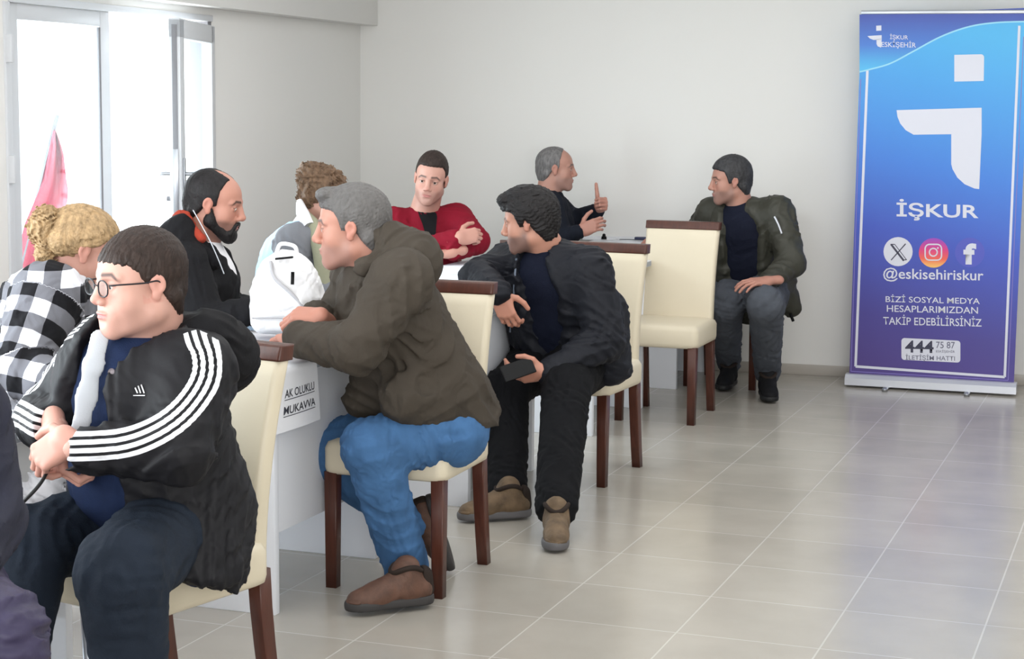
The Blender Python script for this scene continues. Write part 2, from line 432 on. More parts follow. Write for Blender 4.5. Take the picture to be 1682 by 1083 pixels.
# ------------------------------------------------------------ chairs
def chair_proto(label, loc, rz, group):
    t = thing('dining_chair', label, 'chair', loc, rz, group)
    secs = []
    for z, e in ((.368, -.012), (.374, -.003), (.39, 0), (.45, 0), (.468, -.008), (.477, -.03), (.48, -.08)):
        secs.append(rrect(0, -.0, .208+e, .212+e, .035, z))
    loft('seat', secs, CREAM, t)
    secs = []
    for z in np.linspace(.385, .915, 12):
        q = (z-.385)/.53; yc = .195+.012*q+.085*q**1.7; hx = .186-.004*math.sin(q*3.1)+.002*q
        th = .030-.006*q
        secs.append(rrect(0, yc, hx, th, .018, z))
    loft('backrest', secs, CREAM, t)
    boxo('seam', (-.165, .247, .65), (.0025, .003, .50), mat('cream_piping', (190, 178, 154), .6), t, .001, Matrix.Rotation(math.radians(-10), 3, 'X'))
    boxo('seam', (.165, .247, .65), (.0025, .003, .50), mat('cream_piping', (190, 178, 154), .6), t, .001, Matrix.Rotation(math.radians(-10), 3, 'X'))
    loft('top_rail', [rrect(0, .292+.008*k, .190, .028-.002*k, .008, z) for k, z in ((0, .905), (0, .91), (.8, .938), (1, .943))], WOOD, t)
    for sx in (-1, 1):
        loft('leg', [rrect(sx*.180, -.185, .0185+.003*q, .0185+.003*q, .004, .375*q) for q in (0, .5, 1)], WOOD, t)
        loft('leg', [rrect(sx*.170, .205+.055*(1-q)**1.4, .0185+.002*q, .0195+.003*q, .004, .40*q) for q in (0, .25, .5, .75, 1)], WOOD, t)
    return t
GC = 'cream leatherette dining chairs beside the desks'
ch0 = chair_proto('cream chair under the seated man in the striped black jacket', (-1.985, 3.885, 0), math.radians(-17), GC)
def dup(root, loc, rz, label):
    r = root.copy(); S.collection.objects.link(r); r.location = loc; r.rotation_euler = (0, 0, rz); r['label'] = label
    for c_ in root.children:
        d_ = c_.copy(); S.collection.objects.link(d_); d_.parent = r
    return r
for lb, x, y, a in (
    ('cream chair under the grey haired man in blue jeans', -1.872, 5.475, -3.2),
    ('cream chair under the dark haired man holding a phone', -1.735, 7.245, -8),
    ('empty cream chair with dark top rail facing the camera', -1.655, 8.735, -4),
    ('cream chair against the back wall under the man in the olive jacket', -1.53, 9.90, -4)):
    dup(ch0, (x, y, 0), math.radians(a), lb)
#PART3
# ------------------------------------------------------------ roll-up banner
BL = J(1390, 634, z=0.0); BR = J(1668, 650, z=0.0); ba = math.atan2(BR[1]-BL[1], BR[0]-BL[0]); bw = float(np.linalg.norm((BR-BL)[:2]))
bd = np.array([math.cos(ba), math.sin(ba), 0]); bn = np.array([bd[1], -bd[0], 0])      # bn towards the room
def bp(px, py, off=0.0):
    """pixel on the banner face -> (u, z) banner coordinates"""
    r = _ray(px, py); t = ((BL-CAM).dot(bn))/r.dot(bn); p = CAM+r*t
    return float((p-BL).dot(bd)), float(p[2])
bt = thing('roll_up_banner', 'blue and purple roll-up banner with white lettering by the back wall', 'banner', BL, ba)
def bannerm():
    M = bpy.data.materials.new('banner_print'); M.use_nodes = True; nt = M.node_tree; N = nt.nodes; L = nt.links; P = N['Principled BSDF']
    tc = N.new('ShaderNodeTexCoord'); sp = N.new('ShaderNodeSeparateXYZ'); L.new(tc.outputs['Object'], sp.inputs[0])
    r = N.new('ShaderNodeMapRange'); r.inputs['From Min'].default_value = .07; r.inputs['From Max'].default_value = 2.03; L.new(sp.outputs['Z'], r.inputs['Value'])
    x = N.new('ShaderNodeMath'); x.operation = 'MULTIPLY_ADD'; x.inputs[1].default_value = .10; L.new(sp.outputs['X'], x.inputs[0]); L.new(r.outputs[0], x.inputs[2])
    c = N.new('ShaderNodeValToRGB'); L.new(x.outputs[0], c.inputs[0]); e = c.color_ramp.elements
    e[0].position = 0; e[0].color = (*lin(78, 58, 128), 1); e[1].position = 1; e[1].color = (*lin(66, 176, 232), 1)
    for p, col in ((.18, (70, 62, 145)), (.42, (58, 84, 190)), (.62, (52, 122, 214)), (.85, (58, 156, 226))):
        q = e.new(p); q.color = (*lin(*col), 1)
    L.new(c.outputs[0], P.inputs['Base Color']); P.inputs['Roughness'].default_value = .38
    return M
def hdrm():
    M = bpy.data.materials.new('banner_header'); M.use_nodes = True; nt = M.node_tree; N = nt.nodes; L = nt.links; P = N['Principled BSDF']
    tc = N.new('ShaderNodeTexCoord'); sp = N.new('ShaderNodeSeparateXYZ'); L.new(tc.outputs['Object'], sp.inputs[0])
    r = N.new('ShaderNodeMapRange'); r.inputs['From Min'].default_value = 1.72; r.inputs['From Max'].default_value = 2.0; L.new(sp.outputs['Z'], r.inputs['Value'])
    c = N.new('ShaderNodeValToRGB'); L.new(r.outputs[0], c.inputs[0]); e = c.color_ramp.elements
    e[0].color = (*lin(70, 180, 232), 1); e[1].color = (*lin(52, 76, 168), 1); e.new(.45).color = (*lin(58, 118, 205), 1)
    L.new(c.outputs[0], P.inputs['Base Color']); P.inputs['Roughness'].default_value = .38
    return M
PW = mat('banner_white_ink', (216, 218, 230), .4); ZB0, ZB1 = .062, bp(1413, 22)[1]
xl, xr = .012, bw-.012
boxo('graphic_panel', ((xl+xr)/2, .022, (ZB0+ZB1)/2), (xr-xl, .002, ZB1-ZB0), bannerm(), bt, 0)
# cassette and feet, top clamp, pole
secs = []
def prof(x): return [(x, -.045+0*0, .012), (x, .055, .012), (x, .055, .055), (x, .04, .068), (x, -.02, .068), (x, -.045, .05)]
loft('cassette', [prof(-.004), prof(bw+.004)], mat('satin_silver', (205, 208, 216), .3, metal=.35), bt, False)
for u in (bp(1457, 640)[0], bp(1590, 648)[0]):
    loft('foot', [rrect(u, -.0, .014, .13, .012, z) for z in (0.0, .010, .013)], STEEL, bt)
boxo('top_clamp', (bw/2, .024, ZB1+.006), (bw-.02, .014, .02), STEEL, bt, .003)
tubeo('support_pole', [(bw/2, .045, .06), (bw/2, .04, ZB1)], .009, STEEL, bt, smoothpts=False)
_lay = [0]
def flat(name, polys, m, lay=1):
    """printed shape: polygons in banner pixels, laid on the panel"""
    bm = bmesh.new()
    for pl in polys:
        vs = [bm.verts.new((*(lambda q: (q[0], .021-.0006*lay, q[1]))(bp(x, y)),)) for x, y in pl]
        bm.faces.new(vs)
    bmesh.ops.triangulate(bm, faces=bm.faces[:])
    return bmo(name, bm, m, bt, False)
def smooth_pts(pts, n=10):
    P = [np.array(p, float) for p in pts]; Q = []
    for i in range(len(P)-1):
        p0 = P[max(i-1, 0)]; p1 = P[i]; p2 = P[i+1]; p3 = P[min(i+2, len(P)-1)]
        for t in np.linspace(0, 1, n, endpoint=False):
            Q.append(.5*((2*p1)+(-p0+p2)*t+(2*p0-5*p1+4*p2-p3)*t*t+(-p0+3*p1-3*p2+p3)*t**3))
    Q.append(P[-1]); return Q
def xatu(u, y):       # pixel x of banner coordinate u at pixel row y
    a, b = 1380., 1700.
    for _ in range(30):
        c = (a+b)/2
        if bp(c, y)[0] < u: a = c
        else: b = c
    return a
wave = smooth_pts([(xatu(xl, 118), 118), (1428, 114), (1462, 104), (1500, 84), (1545, 60), (1590, 44), (1635, 37), (xatu(xr, 35), 35)], 8)
top = [(xatu(xr, 12.5), 13.5), (xatu(xl, 22), 22.5)]
def strip(name, pts, w_, m, lay):
    polys = []
    for a, b in zip(pts[:-1], pts[1:]):
        a = np.array(a, float); b = np.array(b, float); n_ = nrm([-(b-a)[1], (b-a)[0]])*w_/2
        polys.append([a-n_, b-n_, b+n_, a+n_])
    return flat(name, polys, m, lay)
hp = []
for a, b in zip(wave[:-1], wave[1:]):
    ta = np.interp(a[0], [1413, 1690], [23.5, 12.5]); tb = np.interp(b[0], [1413, 1690], [23.5, 12.5])
    hp.append([(a[0], a[1]), (b[0], b[1]), (b[0], tb), (a[0], ta)])
flat('header_field', hp, hdrm(), 1)
strip('wave_line', wave, 2.6, mat('banner_cyan_line', (150, 215, 240), .4), 2)
strip('border_line', [(1424, 116), (1404.5, 603), (1650, 620.5), (1674, 42)], 4.2, PW, 2)
strip('border_line', [(1413, 130), (1397, 611), (1655.5, 626), (1681, 60)], 1.2, mat('banner_lilac_line', (130, 120, 190), .4), 2)
def arcp(c, r, a0, a1, n=10): return [(c[0]+r*math.cos(math.radians(a0+(a1-a0)*k/n)), c[1]+r*math.sin(math.radians(a0+(a1-a0)*k/n))) for k in range(n+1)]
flat('emblem_dot', [[(1567, 90), (1611, 89)]+arcp((1611, 94), 5, -80, 0, 4)+[(1615.5, 133), (1567, 134)]], PW, 2)
flat('emblem_arm', [[(1472, 181), (1612, 177), (1612, 220), (1500, 221.5)]+[(1487, 214), (1478, 203), (1473.5, 192)]][0:1], PW, 2)
flat('emblem_stem', [[(1612, 220), (1608, 311), (1600, 310), (1584, 303), (1572, 292), (1564, 278), (1562, 270), (1562, 220.6)]], PW, 2)
flat('small_emblem', [[(1438.5, 42), (1447, 41.5), (1447, 50), (1438.5, 50.5)], [(1424, 59), (1447.5, 57.5), (1447.5, 65), (1434, 65.5), (1428, 63)], [(1439, 64), (1447.5, 64), (1446.5, 78), (1441, 76), (1439, 72)]], PW, 2)
FONT = bpy.data.fonts.load('<builtin>') if False else None
def text(name, s, x0, x1, y0, y1, m, lay=3, bold=.006, par=None, fit='box', place=None):
    c = bpy.data.curves.new(name, 'FONT'); c.body = s; c.size = 1; c.offset = bold; c.resolution_u = 3
    o = bpy.data.objects.new(name, c); S.collection.objects.link(o)
    dg = bpy.context.evaluated_depsgraph_get(); dg.update()
    me = bpy.data.meshes.new_from_object(o.evaluated_get(dg)); S.collection.objects.unlink(o); bpy.data.objects.remove(o)
    n = len(me.vertices); co = np.zeros(n*3); me.vertices.foreach_get('co', co); co = co.reshape(-1, 3)
    mn, mx = co.min(0), co.max(0)
    out = []
    for p in co:
        u = (p[0]-mn[0])/(mx[0]-mn[0]); v = (p[1]-mn[1])/(mx[1]-mn[1])
        if place: out.append(place(u, v)); continue
        q = bp(x0+(x1-x0)*u, y1+(y0-y1)*v+.022*(x1-x0)*u); out.append((q[0], .021-.0006*lay, q[1]))
    me.vertices.foreach_set('co', np.array(out).ravel()); me.materials.clear(); me.materials.append(m); me.update()
    return link(bpy.data.objects.new(name, me), par if par is not None else bt)
text('lettering', 'İŞKUR', 1472, 1607, 327, 362, PW, bold=.02)
text('lettering', 'İŞKUR', 1461, 1491, 55, 66, PW)
text('lettering', 'ESKİŞEHİR', 1447, 1504, 66, 79, PW)
text('lettering', '@eskisehiriskur', 1450, 1615, 440, 463, PW, bold=.010)
text('lettering', 'BİZİ SOSYAL MEDYA', 1454, 1609, 484, 497, PW)
text('lettering', 'HESAPLARIMIZDAN', 1456, 1606, 502, 513, PW)
text('lettering', 'TAKİP EDEBİLİRSİNİZ', 1450, 1612, 517, 534, PW)
def rr(x0, x1, y0, y1, r, sk=0): return [(cx+r*math.cos(math.radians(a+k*22.5)), cy+r*math.sin(math.radians(a+k*22.5))+sk*(cx-x0)) for cx, cy, a in ((x1-r, y0+r, -90), (x1-r, y1-r, 0), (x0+r, y1-r, 90), (x0+r, y0+r, 180)) for k in range(5)]
flat('phone_box', [rr(1480, 1577, 556, 592, 5, .05)], PW, 2)
DK = mat('banner_dark_ink', (62, 62, 82), .5); DL = mat('banner_grey_ink', (110, 110, 132), .5)
text('lettering', '444', 1486, 1533, 560, 580, DK, bold=.02)
text('lettering', '75 87', 1537, 1568, 562, 573, DL)
text('lettering', 'ESKİŞEHİR', 1537, 1568, 575, 581, DL)
text('lettering', 'İLETİŞİM HATTI', 1487, 1568, 582, 594, DL)
circ = lambda cx, cy, r, n=28: [(cx+r*math.cos(2*math.pi*k/n), cy+r*math.sin(2*math.pi*k/n)) for k in range(n)]
flat('round_icon', [circ(1474.5, 414, 24)], PW, 2)
strip('icon_glyph', [(1463, 402), (1484, 429)], 3.2, DK, 3); strip('icon_glyph', [(1469, 402), (1488, 427)], 1.2, DK, 3)
strip('icon_glyph', [(1487, 401), (1463, 428)], 1.8, DK, 3); strip('icon_glyph', [(1462, 402), (1469, 402)], 1.5, DK, 3); strip('icon_glyph', [(1483, 428), (1489, 427)], 1.5, DK, 3)
def igm():
    M = bpy.data.materials.new('icon_gradient'); M.use_nodes = True; nt = M.node_tree; N = nt.nodes; L = nt.links; P = N['Principled BSDF']
    tc = N.new('ShaderNodeTexCoord'); sp = N.new('ShaderNodeSeparateXYZ'); L.new(tc.outputs['Object'], sp.inputs[0])
    zc = bp(1532, 416)[1]
    r = N.new('ShaderNodeMapRange'); r.inputs['From Min'].default_value = zc-.08; r.inputs['From Max'].default_value = zc+.08; L.new(sp.outputs['Z'], r.inputs['Value'])
    c = N.new('ShaderNodeValToRGB'); L.new(r.outputs[0], c.inputs[0]); e = c.color_ramp.elements
    e[0].color = (*lin(250, 200, 110), 1); e[1].color = (*lin(150, 70, 190), 1); e.new(.3).color = (*lin(240, 100, 80), 1); e.new(.6).color = (*lin(220, 60, 130), 1)
    L.new(c.outputs[0], P.inputs['Base Color']); return M
flat('round_icon', [circ(1533, 416, 24.5)], igm(), 2)
q = rr(1519, 1546, 402, 428, 7); strip('icon_glyph', q+[q[0]], 2.2, PW, 3)
q = circ(1532.5, 415, 6.5, 16); strip('icon_glyph', q+[q[0]], 2.2, PW, 3); flat('icon_glyph', [circ(1540, 408, 1.5, 8)], PW, 3)
flat('round_icon', [circ(1592.5, 415.5, 24.5)], mat('icon_violet', (82, 90, 190), .4), 2)
text('icon_glyph', 'f', 1582, 1603, 400, 435, PW, bold=.05)

# ------------------------------------------------------------ paper sign on the second desk
PAPER = mat('paper', (232, 234, 240), .7); INK = mat('printed_ink', (58, 60, 70), .7)
ps0 = thing('paper_sign', 'white paper sign with two printed words taped over the desk edge', 'sign', (0, 0, 0), world=True)
xs = JX(0, 0, -2.0)
def dpt(px, py):      # point on the plane just outside the end edge of desk B
    o_ = np.array([-2.107+.058, 4.938, 0])-.022*np.array([math.cos(DA), math.sin(DA), 0]); n_ = np.array([math.cos(DA), math.sin(DA), 0]); r = _ray(px, py); t = (o_-CAM).dot(n_)/r.dot(n_); return CAM+r*t
nP = np.array([math.cos(DA), math.sin(DA), 0])
pa, pb, pc, pd = dpt(462, 601), dpt(520, 583), dpt(526, 689), dpt(452, 715)
zt = .7515; pa[2] = zt; pb[2] = zt
ins = -nP*.05
V = []; Fc = []
def bl(u, v): return (pa*(1-u)+pb*u)*(1-v)+(pd*(1-u)+pc*u)*v+nP*.006*math.sin(v*2.2)*math.sin(u*3.0)
N1, N2 = 6, 10
for v in range(N2+1):
    for u in range(N1+1): V.append(bl(u/N1, v/N2))
for u in range(N1+1): V.append(bl(u/N1, 0)+ins)
for v in range(N2):
    for u in range(N1): Fc.append((v*(N1+1)+u, v*(N1+1)+u+1, (v+1)*(N1+1)+u+1, (v+1)*(N1+1)+u))
b0 = (N2+1)*(N1+1)
for u in range(N1): Fc.append((b0+u, b0+u+1, u+1, u))
sh = raw('sheet', V, Fc, PAPER, ps0, True)
for s_, v0, v1 in (('AK OLUKLU', .34, .47), ('MUKAVVA', .60, .73)):
    text('lettering', s_, 0, 0, 0, 0, INK, bold=.008, par=ps0, place=lambda u, v, v0=v0, v1=v1: tuple(bl(.13+.74*u, v1+(v0-v1)*v)+nP*.0015))
    V = [bl(u, v1+.025+dv)+nP*.0012 for dv in (0, .012) for u in (.13, .35, .6, .87)]
    raw('underline', V, [(0, 1, 5, 4), (1, 2, 6, 5), (2, 3, 7, 6)], INK, ps0)
#PART4
# ------------------------------------------------------------ people: library
SKINM = mat('skin', (220, 170, 145), .5, attr=True, bump=.05, bscale=350, spec=.4)
SKINM.node_tree.nodes['Principled BSDF'].inputs['Subsurface Weight'].default_value = .08
SKINM.node_tree.nodes['Principled BSDF'].inputs['Subsurface Radius'].default_value = (.012, .005, .003)
def surf(ops, h, disp=None):
    f0 = field(ops); f = (lambda P: f0(P)+disp(P)) if disp else f0
    lo, hi = bounds(ops); return nets(f, lo, hi, h)
def uvsph(c, r, n=14):
    V = []; Q = []
    for i in range(n+1):
        t = math.pi*i/n
        for k in range(2*n):
            a = math.pi*k/n; V.append((c[0]+r*math.sin(t)*math.cos(a), c[1]+r*math.cos(t), c[2]+r*math.sin(t)*math.sin(a)))
    for i in range(n):
        for k in range(2*n):
            k2 = (k+1) % (2*n); Q.append((i*2*n+k, (i+1)*2*n+k, (i+1)*2*n+k2, i*2*n+k2))
    return np.array(V), Q
def frame(fwd, up):
    """rows: right, forward, up"""
    f = nrm(fwd); r = nrm(np.cross(f, up)); u = np.cross(r, f); return np.array([r, f, u])
class Head:
    def __init__(s, o, fwd, up=(0, 0, 1), sc=1.0, jaw=1.0, nose=1.0, fat=0.0, skin=(214, 160, 135), lips=(190, 112, 105),
                 brow=(50, 38, 32), stub=0.0, stubc=(95, 85, 82), bald=0.0, gaze=(0, 0), h=.003, neck=None, nr=.058, lid=.35, wide=1.0):
        s.o = np.array(o, float); s.A = frame(fwd, np.array(up, float)); s.sc = sc; s.__dict__.update(dict(jaw=jaw, nose=nose, fat=fat, h=h, nr=nr, lid=lid, gaze=gaze, wide=wide))
        s.skin, s.lips, s.brow, s.stub, s.stubc = skin, lips, brow, stub, stubc; s.neck = neck
    def tw(s, P): return s.o+(np.asarray(P)*s.sc)@s.A
    def tl(s, P): return ((np.asarray(P)-s.o)@s.A.T)/s.sc
    def ops(s):
        j, n, ft, wd = s.jaw, s.nose, s.fat, s.wide; U = 'u'
        o = [(U, ell((0, -.012, .034), (.075*wd, .098, .082)), 0),
             (U, ell((0, .032, .030), (.062*wd, .056, .055)), .02),
             (U, ell((0, .030, -.045), (.055*j*wd+ft*.5, .056, .064)), .03),
             (U, cap((.044*j+ft, .002, -.062), (.012, .068, -.100), .021+ft, .017), .028),
             (U, cap((-.044*j-ft, .002, -.062), (-.012, .068, -.100), .021+ft, .017), .028),
             (U, ell((0, .073, -.100), (.022, .017, .016)), .016),
             (U, ell((.036+ft*.6, .052, -.030), (.024+ft, .024+ft*.6, .028+ft)), .03),
             (U, ell((-.036-ft*.6, .052, -.030), (.024+ft, .024+ft*.6, .028+ft)), .03),
             (U, cap((.012, .088, .021), (.045, .072, .018), .009, .008), .012),
             (U, cap((-.012, .088, .021), (-.045, .072, .018), .009, .008), .012),
             (U, ell((0, .076, -.068), (.034, .019, .028)), .02),
             ('s', ell((.031, .100, .000), (.016, .016, .012)), .012),
             ('s', ell((-.031, .100, .000), (.016, .016, .012)), .012),
             (U, cap((0, .088, .016), (0, .103*1.0+.006*(n-1), -.027), .0085*n, .0125*n), .009),
             (U, ell((0, .108+.004*(n-1), -.030), (.011*n, .011*n, .0095*n)), .007),
             (U, ell((.013*n, .098, -.036), (.0085*n, .011, .0085)), .005),
             (U, ell((-.013*n, .098, -.036), (.0085*n, .011, .0085)), .005),
             ('s', ell((.0065*n, .104, -.044), (.0034, .005, .0035)), .003),
             ('s', ell((-.0065*n, .104, -.044), (.0034, .005, .0035)), .003),
             (U, ell((.031, .0765, .0), (.0150, .0120, .0125)), .003),
             (U, ell((-.031, .0765, .0), (.0150, .0120, .0125)), .003),
             ('s', ell((.031, .090, -.002), (.0125, .007, .0016+.0035*(1-s.lid))), .001),
             ('s', ell((-.031, .090, -.002), (.0125, .007, .0016+.0035*(1-s.lid))), .001),
             (U, ell((0, .0935, -.0615), (.023, .0085, .0052)), .004),
             (U, ell((0, .0925, -.0715), (.020, .0085, .0062)), .004),
             ('s', cap((-.021, .0985, -.0662), (.021, .0985, -.0662), .0016), .003),
             ('s', ell((0, .1005, -.083), (.016, .006, .006)), .010)]
        for sx in (1, -1):
            ax = frame((sx*.25, -.25, 0.05), (0, -.18, 1))
            e = np.array([sx*.078*wd, -.004, -.004])
            o += [(U, ell(e+(0, 0, .006), (.0065, .0185, .024), np.array([nrm((1, sx*.3, 0)), nrm((-sx*.3, 1, -.2)), (0, .2, 1)])), .004),
                  (U, ell(e+(-sx*.002, .003, -.020), (.006, .011, .012)), .006),
                  ('s', ell(e+(sx*.007, .001, .004), (.0055, .0085, .013)), .004)]
        if s.neck is not None:
            nb = s.tl(s.neck); o.append((U, cap((0, -.026, -.055), nb, s.nr, s.nr*1.12), .025))
            o.append((U, cap((0, -.036, -.035), (nb[0], nb[1]-.01, nb[2]), s.nr*.8, s.nr), .02))
        return o
    def mesh(s):
        v, q = surf(s.ops(), s.h)
        x, y, z = v.T; c = np.tile(np.array(lin(*s.skin)), (len(v), 1))
        R = np.array(lin(*s.lips)); ax = np.abs(x)
        def mixc(c, col, m_): return c*(1-m_[:, None])+np.array(col)*m_[:, None]
        sm = lambda a, b, t: np.clip((t-a)/(b-a), 0, 1)
        ruddy = np.array(lin(*s.skin))*np.array([1.0, .84, .84])
        c = mixc(c, ruddy, .55*np.clip(1-((ax-.040)**2/.018**2+(z+.03)**2/.02**2), 0, 1)*(y > .03))
        c = mixc(c, ruddy, .7*np.clip(1-((x)**2+(z+.032)**2)/.016**2, 0, 1)*(y > .09))
        c = mixc(c, ruddy, .6*(ax > .071)*(np.abs(z) < .04)*(np.abs(y) < .03))
        if s.stub:
            b = sm(-.042, -.056, z)*sm(-.01, .015, y)*sm(-.155, -.12, z)*(1-np.clip(1-(x**2/.026**2+(z+.066)**2/.009**2), 0, 1))
            b = np.maximum(b, sm(-.02, -.05, z)*sm(.04, .02, y)*sm(-.005, .01, y)*(ax > .04)*sm(-.155, -.12, z))
            c = mixc(c, lin(*s.stubc), s.stub*b)
        lipm = np.clip(1.6-1.6*(x**2/.026**2+(z+.0665)**2/.0095**2), 0, 1)*(y > .07)
        c = mixc(c, R, .75*lipm)
        bz = .0235+.05*ax-.9*np.maximum(ax-.038, 0)
        bm_ = np.clip(1.5-np.abs(z-bz)/.0042, 0, 1)*sm(.008, .014, ax)*sm(.056, .048, ax)*(y > .05)
        c = mixc(c, lin(*s.brow), .88*bm_)
        lash = np.clip(1.4-np.abs(z-(.0025-.02*np.abs(ax-.031)))/.0022, 0, 1)*(np.abs(ax-.031) < .0145)*(y > .078)
        c = mixc(c, np.array(lin(60, 42, 36)), .7*lash)
        ex = []
        n0 = len(v)
        for sx in (1, -1):
            ev, eq = uvsph((sx*.031, .0765, -.001), .0118, 14)
            d = (ev-np.array([sx*.031, .0765, -.001]))/.0118
            g = nrm((s.gaze[0], 1, s.gaze[1])); a = d@g
            ec = np.where((a > .90)[:, None], np.array(lin(62, 44, 34)), np.array(lin(222, 214, 208)))
            ec = np.where((a > .985)[:, None], np.array(lin(18, 14, 14)), ec)
            ex.append((s.tw(ev), eq, ec))
        return [(s.tw(v), list(map(tuple, q)), c*SKF)]+ex
def hairline(pts, k=.85):
    ys, zs = zip(*pts)
    f = lambda P: (np.interp(P[:, 1], ys, zs)-P[:, 2])*k
    f.c = None; return f
def hair(hd, parent, m, t=.010, line=None, extra=(), d=(0, 1, -.2), seed=1, wl=.006, amp=.0018, h=None, name='hair', vol=(0, 0, 0), ops=None):
    h = h or hd.h
    if ops is None:
        line = line or [(-.13, -.075), (-.06, -.085), (-.03, -.045), (-.012, -.012), (.0, .012), (.012, -.01), (.026, -.012), (.034, .02), (.046, .05), (.085, .066), (.12, .07)]
        ops = [('u', ell((0, -.012+vol[1]*.5, .034+vol[2]*.5), (.075*hd.wide+t+vol[0], .098+t*.9+vol[1], .082+t+vol[2])), 0),
               ('u', ell((0, .032, .030), (.062*hd.wide+t*.7, .056+t*.55, .055+t*.6)), .02)]
        ops += [('u', cap((sx*.052, -.05, -.03), (sx*.030, -.062, -.07), .022+t*.5, .018+t*.4), .02) for sx in (1, -1)]
        ops += [('u', cap((0, -.072, -.02), (0, -.062, -.085), .036+t*.5, .03), .03)]
        ops += [('i', hairline(line), .014)]
    ops = list(ops)+list(extra)
    f0 = field(ops); ds = strands(seed, d, wl, amp)
    lo, hi = bounds(ops); v, q = nets(lambda P: f0(P)+ds(P), lo, hi, h)
    return raw(name, hd.tw(v), q, m, parent, True)
SHORT = [(-.13, -.075), (-.06, -.085), (-.03, -.045), (-.012, -.012), (.0, .012), (.012, -.01), (.026, -.012), (.034, .02), (.046, .05), (.085, .066), (.12, .07)]

def hand(w, d, n, side=1, curl=(.35, .45, .3), thumb=None, sc=1.0, h=.0028, arm=None, splay=.08, curls=None, ra=.028):
    """w wrist, d towards the fingers, n back of the hand; returns skin surface"""
    w = np.array(w, float); d = nrm(d); n = nrm(np.array(n)-d*np.dot(n, d)); t = -side*np.cross(d, n)
    U = 'u'; o = []
    ks = []
    for i, (lat, ln, fl) in enumerate(((.027, .088, 1.0), (.009, .092, 1.1), (-.010, .088, 1.03), (-.027, .079, .80))):
        K = w+sc*(d*ln+t*lat); ks.append((K, fl, lat))
        o.append((U, cap(w+sc*(d*.012+t*lat*.55), K, .0145*sc, .0105*sc, t, .9), .012*sc if i else 0))
    o.append((U, ell(w+sc*(d*.05-n*.004), np.array([.036, .045, .013])*sc, np.array([t, d, n])), .012*sc))
    o.append((U, ell(w+sc*(d*.035+t*.022-n*.010), np.array([.016, .028, .014])*sc, np.array([t, d, n])), .012*sc))
    o.append((U, ell(w+sc*(d*.035-t*.024-n*.008), np.array([.014, .030, .013])*sc, np.array([t, d, n])), .012*sc))
    for i, (K, fl, lat) in enumerate(ks):
        c = curls[i] if curls else curl
        a = 0; p = K; dd0 = nrm(d+t*splay*(1.2-i*.8)); r = .0090*sc*(1 if i < 3 else .88)
        for ph, ang in zip((.044, .027, .021), c):
            a += ang; dd = dd0*math.cos(a)-n*math.sin(a); q = p+dd*ph*fl*sc
            o.append((U, cap(p, q, r, r*.90), .0035*sc if p is not K else .006*sc)); p = q; r *= .92
    td = thumb or ((.55, .78, -.25), (.82, .45, -.35), (.92, .15, -.35))
    p = w+sc*(d*.018+t*.020-n*.008); r = .0135*sc
    for (a, b, c), ln in zip(td, (.044, .034, .027)):
        q = p+nrm(d*a+t*b+n*c)*ln*sc; o.append((U, cap(p, q, r, r*.86), .008*sc if ln > .04 else .003*sc)); p = q; r *= .88
    if arm is not None: o.append((U, cap(np.array(arm, float), w+d*.01*sc, ra*1.15, ra*.92, t, .85), .018))
    else: o.append((U, cap(w-d*.05, w+d*.01*sc, ra, ra*.9, t, .8), .018))
    return surf(o, h)
SKF = np.array([.75, .78, .85])
def skin_part(vq, skin=(214, 160, 135)):
    v, q = vq; c = np.tile(np.array(lin(*skin))*np.array([1, .93, .92])*SKF, (len(v), 1)); return (v, list(map(tuple, q)), c)
def torso(pel, chest, neck, sl, sr, rw=.16, rd=.12, sh=.072, nk=.07, k=.05, belly=None, chw=1.0):
    pel, chest, neck, sl, sr = [np.array(x, float) for x in (pel, chest, neck, sl, sr)]
    lat = nrm(sr-sl); mid = (pel+chest)/2; U = 'u'
    o = [(U, cap(pel, mid, rw, rw*.96, lat, rd/rw), 0), (U, cap(mid, chest, rw*.96, rw*chw, lat, rd/rw), k),
         (U, cap(sl+lat*.02, sr-lat*.02, sh, sh), k), (U, cap(chest*.4+neck*.6, neck, nk*1.25, nk), k*.8)]
    if belly is not None: o.append((U, ell(belly[0], belly[1]), .06))
    return o
def arm(a, b, c, r=(.07, .058, .046), k=.02, k0=.045):
    return [('u', cap(a, b, r[0], r[1]), k0), ('u', cap(b, c, r[1], r[2]), k)]
def legs(hip, knee, ank, r=(.088, .068, .055), k0=.05):
    return [('u', cap(hip, knee, r[0], r[1]), k0), ('u', cap(knee, ank, r[1], r[2]), .02)]
